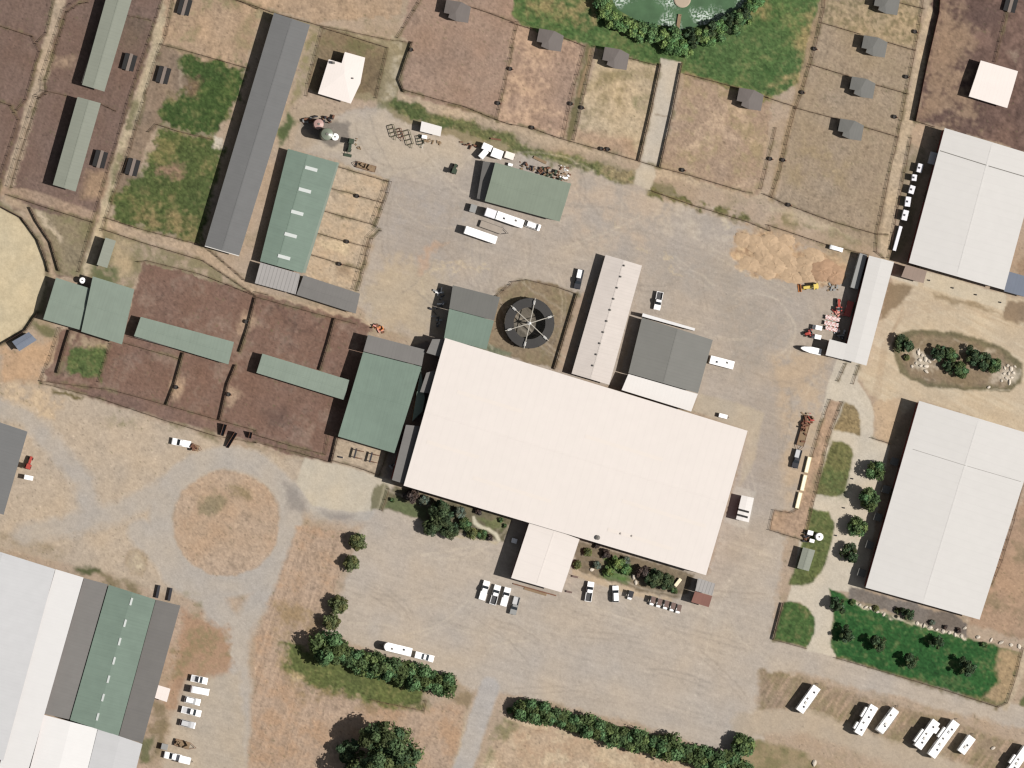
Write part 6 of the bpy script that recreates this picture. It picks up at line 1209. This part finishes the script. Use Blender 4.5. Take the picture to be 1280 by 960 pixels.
def pole_wagon(x, y, lb, seed, L=4.6):
    o = at('pole_wagon', x, y, 1, .22, lb, 'wagon', 'red and white pole wagons', .8); g = random.Random(seed); h = L/2
    m = MB(); m.box(0, 0, .55, L, 1.2, .1); m.build('deck', WOOD, o)
    for k in range(6):
        m = MB(); yy = -.5+.2*k; u = -h+g.uniform(0, .2)
        m.tube((u, yy, .76), (h-g.uniform(0, .3), yy, .76), .1, 8); q = m.build('pole', PW if k % 2 else PPK, o)
        for s in range(3):
            m = MB(); a = u+.5+s*1.35; m.tube((a, yy, .76), (a+.55, yy, .76), .106, 8); m.build('band', PR if k % 2 else PW, q)
    wheels(o, (-.9, .9), .55, .28, .16); return o
for x, y, lb in ((1041, 398, 'wagon of red and white poles, upper one beside the L shaped shed'), (1039.5, 405, 'wagon of red and white poles, middle one beside the L shaped shed'), (1041, 411.5, 'wagon of red and white poles, lower one beside the L shaped shed')): pole_wagon(x, y, lb, int(x*y))
cart(1021.5, 409.5, -1, -.2, 'white topped utility cart west of the red and white poles', None, PW, 'utility_cart'); cart(1020.5, 421, -1, -.2, 'white topped utility cart north of the pointed white trailer', None, PW, 'utility_cart'); tractor(1011, 416.5, -1, .3, 'small dark red tractor west of the red and white poles', PR, None, 2.6, canopy=False)
junk(1050, 418, 6, 1.4, 1.4, 'grey steel panels in the corner of the L shaped white shed', [PS, PK], 35, hmax=.8)
trailer(1014, 437.5, -1, -.22, 'white trailer with a long pointed nose by the foot of the L shaped shed', 6.2, 1.9, 2.2, nose=3.0, tongue=1.4)
# rust rig and dark pickup
pickup(996, 573.5, -.27, 1, 'dark pickup pulling a trailer of rusty equipment down the east yard', PK, 5.6, bed=PS); flatbed(1005, 540, -.29, 1, 'flatbed trailer carrying rusty equipment behind the dark pickup', 8.4, 2.1, RUST, RUST, point=1.8); junk(1009, 523, 8, 1.6, 1.6, 'rusty red machine parts at the north end of the rusty trailer', [RUST, PR, WOOD], 37, hmax=1.3)
m_cream = mat('cream fibreglass', col(232, 216, 172), mottle=.06)
for (x, y), lb in (((1010, 581), 'long cream water trough by the turnout strip, north one of three'), ((1004.7, 603.5), 'long cream water trough by the turnout strip, middle one of three'), ((998.5, 625.5), 'long cream water trough by the turnout strip, south one of three')):
    o = at('water_trough', x, y, -.24, 1, lb, 'trough', 'long cream troughs', .9)
    m = MB(); m.side([(-2.35, 0), (2.35, 0), (2.45, .85), (-2.45, .85)], -.62, .62); m.build('tub', m_cream, o, bevel=.06)
    m = MB(); m.box(0, 0, .852, 4.5, .9, .02); m.build('lid', paintm('pale cream', (.74, .68, .52)), o)
# water tank group on the lawn
tank(1024.5, 671, 1.15, 2.3, 'white round water tank on the lawn at the foot of the turnout strip', PW); trailer(1013, 666, 1, .25, 'white pump box north west of the round water tank', 1.7, 1.3, 1.4, tongue=0, axles=1, name='pump_box', cat='pump box', floor=.4); trailer(1015, 676, 1, .25, 'white chest south west of the round water tank', 1.5, 1.0, 1.1, tongue=0, axles=1, name='pump_box', cat='pump box', floor=.4)
junk(1009, 672, 8, 1.2, 1.8, 'dark pipes and boards beside the round water tank', [PK, RUST], 41, hmax=1.0)
# trailers along the NE arena
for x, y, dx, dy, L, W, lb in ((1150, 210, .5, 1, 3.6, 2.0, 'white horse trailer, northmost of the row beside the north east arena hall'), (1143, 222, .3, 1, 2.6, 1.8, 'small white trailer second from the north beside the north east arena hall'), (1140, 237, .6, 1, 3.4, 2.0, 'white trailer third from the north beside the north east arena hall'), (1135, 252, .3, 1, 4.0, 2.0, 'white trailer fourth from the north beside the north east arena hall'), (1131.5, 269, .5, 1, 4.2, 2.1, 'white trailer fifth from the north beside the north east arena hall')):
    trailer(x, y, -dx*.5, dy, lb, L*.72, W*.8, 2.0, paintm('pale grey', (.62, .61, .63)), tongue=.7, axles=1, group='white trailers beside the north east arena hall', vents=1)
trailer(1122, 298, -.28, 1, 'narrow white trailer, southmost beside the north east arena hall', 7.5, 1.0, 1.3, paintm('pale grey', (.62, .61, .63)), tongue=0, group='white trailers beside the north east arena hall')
trailer(1167, 198, -.28, 1, 'grey crate in the shade of the north east arena hall', 3.6, 2.4, 2.2, PS, tongue=0, axles=1, name='storage_crate', cat='crate', floor=.4)
# hot walker
hw = at('hot_walker', 662, 404, 1, 0, 'round hot walker with a dark ring roof and six pale arms', 'hot walker', None, 2.6)
mring = mat('dark shade netting', col(66, 64, 62), mottle=.15); mring2 = mat('grey ring fence', col(92, 90, 84))
def annulus(r0, r1, z0, z1, n=48):
    m = MB(); vs = []
    for i in range(n):
        a = 6.2832*i/n; c_, s_ = math.cos(a), math.sin(a); vs += [(r0*c_, r0*s_, z0), (r1*c_, r1*s_, z1), (r0*c_, r0*s_, z0-.06), (r1*c_, r1*s_, z1-.06)]
    fs = []
    for i in range(n):
        j = (i+1) % n; fs += [(4*i, 4*i+1, 4*j+1, 4*j), (4*i+2, 4*j+2, 4*j+3, 4*i+3), (4*i+1, 4*i+3, 4*j+3, 4*j+1), (4*i, 4*j, 4*j+2, 4*i+2)]
    return m.add(vs, fs)
annulus(4.7, 7.35, 2.6, 2.45).build('ring_roof', mring, hw)
for rad, nm in ((4.7, 'inner_fence'), (7.4, 'outer_fence')):
    m = MB(); n = 40
    for z in (.5, 1.0, 1.5, 2.0):
        for i in range(n):
            a, b = 6.2832*i/n, 6.2832*(i+1)/n; m.tube((rad*math.cos(a), rad*math.sin(a), z), (rad*math.cos(b), rad*math.sin(b), z), .05, 5)
    m.build(nm, mring2, hw)
    for i in range(16): a = 6.2832*i/16; m = MB(); m.tube((rad*math.cos(a), rad*math.sin(a), 0), (rad*math.cos(a), rad*math.sin(a), 2.75 if rad > 6 else 2.55), .07, 6); m.build('post', M_POST, hw)
m = MB(); m.lathe(0, 0, [(.6, 0), (.5, .4), (.22, .5), (.2, 3.0), (.45, 3.1), (.4, 3.4), (.1, 3.5)], 14); m.build('hub', ALU, hw)
for k in range(6):
    a = .30+1.0472*k; m = MB(); m.tube((.3*math.cos(a), .3*math.sin(a), 3.2), (7.6*math.cos(a), 7.6*math.sin(a), 2.85), .13, 8, .1); q = m.build('arm', mat('pale galvanised arm', col(206, 200, 186)), hw)
    m = MB(); m.box(6.2*math.cos(a), 6.2*math.sin(a), 2.75, 1.2, .55, .16, a); m.build('pad', ALU, q)
# hitching frames on the pad
for (x, y), lb in (((449, 568), 'dark pipe hitching frame on the dirt pad, west one of two'), ((468.5, 573), 'dark pipe hitching frame on the dirt pad, east one of two')):
    o = at('hitching_frame', x, y, 1, .27, lb, 'hitching frame', 'hitching frames south of the stable', 1.2)
    for k, v in enumerate((-1.1, 1.1)):
        m = MB(); m.box(0, v, 1.15, 2.4, .22, .16); m.box(0, v, .6, 2.4, .12, .12); m.build('rail', RUST, o)
    m = MB(); m.box(-1.2, 0, 1.1, .5, 3.0, .3); m.build('cross_rail', PK, o)
    for u in (-1.1, 0, 1.1):
        for v in (-1.1, 1.1): m = MB(); m.box(u, v, 0, .18, .18, 1.45); m.build('post', RUST, o)
o = plank(426, 571.5, 1, .2, 1.3, .5, .5, 'small dark mounting block on the west side of the hitching pad', PK, 'mounting_block', 'block')
# dark chutes near the roundabout, troughs by the stables
def chute(x, y, dx, dy, L, W, lb, h=1.5):
    o = at('loading_ramp', x, y, dx, dy, lb, 'loading ramp', 'dark ramps by the brown pens', .8)
    m = MB(); m.side([(-L/2, 0), (L/2, 0), (L/2, h*.75), (-L/2, .15)], -W/2+.07, W/2-.07); m.build('deck', PK, o)
    for s in (-1, 1): m = MB(); m.side([(-L/2, .02), (L/2, .02), (L/2, h+.5), (-L/2, .8)], s*W/2-.05, s*W/2+.05); m.build('side_wall', RUST, o)
chute(279.5, 537.5, .3, -1, 3.4, 1.0, 'dark ramp standing upright against the south fence of the brown pens'); chute(289.5, 550, .6, -1, 5.0, .9, 'longer dark ramp slanting off the fence near the top of the roundabout'); chute(313, 544, .2, -1, 1.8, .8, 'smallest dark ramp on the south fence of the brown pens, eastmost')
for (x, y), lb in (((197.5, 739.5), 'narrow black feed bunk at the north end of the bottom left stables, western one'), ((212.5, 743), 'narrow black feed bunk at the north end of the bottom left stables, eastern one')):
    o = at('feed_bunk', x, y, -.2, 1, lb, 'feed bunk', 'black feed bunks by the stables', .8); m = MB(); m.side([(-1.9, .35), (1.9, .35), (1.9, .85), (-1.9, .85)], -.42, .42); m.build('trough', PK, o, bevel=.03)
    for u in (-1.6, 1.6): m = MB(); m.box(u, 0, 0, .12, .8, .35); m.build('leg', RUST, o)
o = at('feed_bin', 205.5, 933.5, 1, .25, 'black box bin in the grass by the south west car park', 'feed bin', None, 1.2); m = MB(); m.box(0, 0, 0, 1.9, 1.7, 1.3); m.build('bin', PK, o, bevel=.04); m = MB(); m.box(0, 0, 1.3, 2.0, 1.8, .1, taper=.92); m.build('lid', PGY, o)
tank(103, 350.5, .9, 2.0, 'small white tank between the lane and the joined pair of square pale green roofs', PW)
junk(473, 410.5, 6, 1.6, .9, 'orange red rubble at the north west corner of the grey stable end', [PO, RUST, PPK], 51, ang=.3); junk(551, 372, 8, 1.0, 2.6, 'dark scrap with pale bits in the shade west of the grey roof block', [PK, PGY, PW], 52, ang=-.3, hmax=.8); junk(545, 395, 6, 1.0, 3.2, 'dark stacked boards in the shade west of the green roof block', [PK, PGY], 53, ang=-.3, hmax=.7)
junk(495, 590, 7, 1.0, 2.6, 'dark stored machinery beside the long narrow roof at the riding hall corner', [PK, PGY], 54, ang=-.25, hmax=1.0)
for (x, y), lb in (((719, 721), 'dark bench on the pavement east of the entrance wing, larger one'), ((711.5, 740), 'small dark bench on the pavement at the corner of the entrance wing')):
    o = at('bench', x, y, 1, .25, lb, 'bench', None, .5); m = MB(); m.box(0, 0, .42, 1.7, .5, .08); m.build('seat', PB, o); m = MB(); m.box(0, .25, .5, 1.7, .08, .45); m.build('backrest', PB, o)
    for u in (-.7, .7): m = MB(); m.box(u, 0, 0, .1, .45, .42); m.build('leg', PK, o)
trailer(847.5, 728, .8, -1, 'pale cream chest lying in the east garden beside the two tone shed', 2.7, 1.0, .8, PCR, tongue=0, axles=1, name='garden_chest', cat='chest', floor=.35)
trailer(643, 676, 1, .3, 'white box in the shade west of the entrance wing', 1.6, 1.4, 1.2, tongue=0, axles=1, name='utility_box', cat='utility box', floor=.4)
# timber walkway strips in front of the wing
plank(668, 737, 1, .28, 13.5, .35, .25, 'long dark kerb beam along the south end of the entrance wing', RUST, 'kerb_beam', 'beam'); plank(669, 739.5, 1, .30, 7.0, .7, .2, 'pale plank walk along the south end of the entrance wing', WOOD, 'plank_walk', 'plank walk')
# waterers
m_tr = mat('dark waterer', (.035, .03, .026))
WT = [((713.5, 129.5), 'on the west fence of the grassy strip'), ((727.5, 134.5), 'on the east fence of the grassy strip'), ((665.5, 159.5), 'on the south fence of the second tan paddock'), ((752, 186), 'on the south fence of the yellowish weedy paddock, western one'), ((760, 186.5), 'on the south fence of the yellowish weedy paddock, eastern one'), ((853.5, 212.5), 'on the south fence east of the concrete path'), ((623, 129), 'at the pale patch on the fence east of the largest tan paddock'), ((638, 86), 'on the fence between the first two tan paddocks'), ((514, 62), 'at the corner of the largest tan paddock by the grassy lane'), ((1018.5, 61), 'on the fence between lawn and second shelter paddock'), ((1003, 115.5), 'on the fence between lawn and third shelter paddock'), ((979, 200), 'on the fence of the lowest shelter paddock by the weedy lane'), ((963, 198.5), 'on the fence of the tan paddock by the weedy lane'), ((1144, 39.5), 'by the pale lane level with the top small shelter'), ((1133, 96), 'by the pale lane level with the third small shelter'), ((1118.5, 146), 'by the pale lane level with the lowest small shelter'), ((986, 256), 'on the fence corner north of the sand heaps'), ((308, 402), 'in the pale worn patch of the north brown pens'), ((220.5, 484), 'in the pale worn patch of the west brown pens'), ((286, 493), 'in the pale worn patch of the southern brown pens'), ((446.5, 245), 'on the first cross fence of the sand pens'), ((434, 302), 'on the third cross fence of the sand pens'), ((424.5, 330), 'on the lowest cross fence of the sand pens')]
for (x, y), lb in WT:
    o = at('waterer', x, y, 1, .27, 'dark waterer '+lb, 'waterer', 'dark paddock waterers', .6); m = MB(); m.lathe(0, 0, [(.55, 0), (.62, .1), (.6, .7), (.48, .72), (.45, .6)], 14); m.build('bowl', m_tr, o); m = MB(); m.box(.75, 0, 0, .3, .3, 1.1); m.build('standpipe', RUST, o)
# bollards
for (x, y), lb in (((1162, 350.5), 'on the apron of the north east arena hall, westmost of four'), ((1191.5, 360), 'on the apron of the north east arena hall, second from the west'), ((1220.5, 368.5), 'on the apron of the north east arena hall, third from the west'), ((1251, 378), 'on the apron of the north east arena hall, eastmost of four'), ((1066, 598.5), 'on the concrete walk by the first round tree'), ((1055.5, 635), 'on the concrete walk by the second round tree'), ((1045.5, 669.5), 'on the concrete walk by the third round tree')):
    o = at('bollard', x, y, 1, 0, 'small dark bollard '+lb, 'bollard', 'dark bollards', .5); m = MB(); m.lathe(0, 0, [(.25, 0), (.2, .1), (.16, .6), (.2, .65), (.1, .7)], 12); m.build('shaft', PK, o); m = MB(); m.lathe(0, 0, [(.2, .45), (.2, .52)], 12); m.build('band', PS, o)
# boulders
def boulder(x, y, r_, lb, seed, c, group):
    g = random.Random(seed); bm = bmesh.new(); bmesh.ops.create_icosphere(bm, subdivisions=2, radius=1)
    a = [Vector((g.gauss(0, 1), g.gauss(0, 1), g.gauss(0, 1))).normalized() for _ in range(7)]
    for v in bm.verts:
        k = max(0, max(v.co.dot(q) for q in a)-.75); v.co *= (1-k*.9)*(1+g.uniform(-.06, .06)); v.co.z *= .7
    me = bpy.data.meshes.new('boulder'); bm.to_mesh(me); bm.free(); me.materials.append(mat('rock %d' % (seed % 3), tuple(q*(.88+.1*(seed % 3)) for q in c), mottle=.2, scale=2)); p = P(x, y, r_*.3)
    o = bpy.data.objects.new('boulder', me); COL.objects.link(o); o.location = (p.x, p.y, r_*.2); o.scale = (r_*g.uniform(.9, 1.3), r_*g.uniform(.55, 1), r_*.7); o.rotation_euler = (0, 0, g.uniform(0, 6)); tag(o, lb, 'boulder', group)
RK = col(222, 210, 192)
for i, (x, y, r_) in enumerate(((1222.5, 796.5, .75), (1239, 800, .6), (1251.5, 803, .75), (1264, 806, .65), (1274, 808, .7), (1206, 785, .6))): boulder(x, y, r_, ('white boulder in the line east of the gravel bed, %s from its west end' % ORD[i] if i < 5 else 'white boulder at the east corner of the gravel bed itself'), 100+i, RK, 'white boulders by the big lawn')
for i, (x, y, r_) in enumerate(((1075, 756, .8), (1082, 759, .9), (1088, 760, .8), (1097, 765, .9), (1105, 768, .8), (1147, 779, .9), (1155, 782, .9), (1163, 784, 1.0), (1171, 787, .9), (1179, 789, 1.0), (1187, 791, .9), (1194, 793, .9), (1202, 795, .9))): boulder(x, y, r_*.68, 'pale wall stone between the big lawn and its gravel bed, %s from the west' % ORD[i], 120+i, RK, 'wall stones of the gravel bed')
RKS = {'west': [(1148, 441), (1153, 444), (1157, 449), (1150, 450), (1145, 454), (1151, 457), (1158, 458), (1162, 452), (1158, 464), (1149, 438), (1140, 458), (1167, 449)],
       'east': [(1256, 460), (1260, 457), (1264, 461), (1267, 466), (1261, 467), (1255, 467), (1265, 472), (1258, 473), (1269, 458), (1262, 478), (1252, 476), (1236, 484)]}
for gname, L in RKS.items():
    rank = {p: k for k, p in enumerate(sorted(L))}
    for k, (x, y) in enumerate(L): boulder(x, y, R.uniform(.4, .75), 'pale rock in the %s rock group of the planted island, %s from the left' % (gname, ORD[rank[(x, y)]]), 140+k, col(204, 190, 168), 'rocks of the planted island')
for i, (x, y, r_, lb) in enumerate(((722, 768, 0, ''), (792, 721, 1.0, 'white rock in the middle of the east garden, larger one'), (795, 728, .7, 'white rock in the middle of the east garden, smaller one'), (740, 712, .7, 'white rock beside the silvery shrub of the east garden'), (1018, 954, 1.0, 'pale rock in the weedy corner at the bottom edge right of the lone round tree'), (1241.5, 935, .8, 'pale rock on the camping field between the shortest caravan and the corner motorhome'))):
    if r_: boulder(x, y, r_, lb, 170+i, RK, None)
# pond jetty and rock
o = at('jetty', 848.5, 27, -.15, 1, 'narrow pale timber jetty at the south side of the pond', 'jetty', None, .3); m = MB(); m.box(0, 0, .3, 4.4, 1.0, .1); m.build('deck', WOOD, o)
for u in (-1.9, 1.9):
    for s in (-.4, .4): m = MB(); m.box(u, s, -.2, .14, .14, .9); m.build('post', PB, o)
p = P(853, -1, .2); m = MB(); m.lathe(0, 0, [(2.4, -.3), (2.5, .3), (2.2, .4)], 24); o = m.build('pond_platform', mat('pale platform', col(190, 172, 150)), None, (p.x, p.y, 0)); tag(o, 'round pale platform in the pond at the top edge', 'platform')
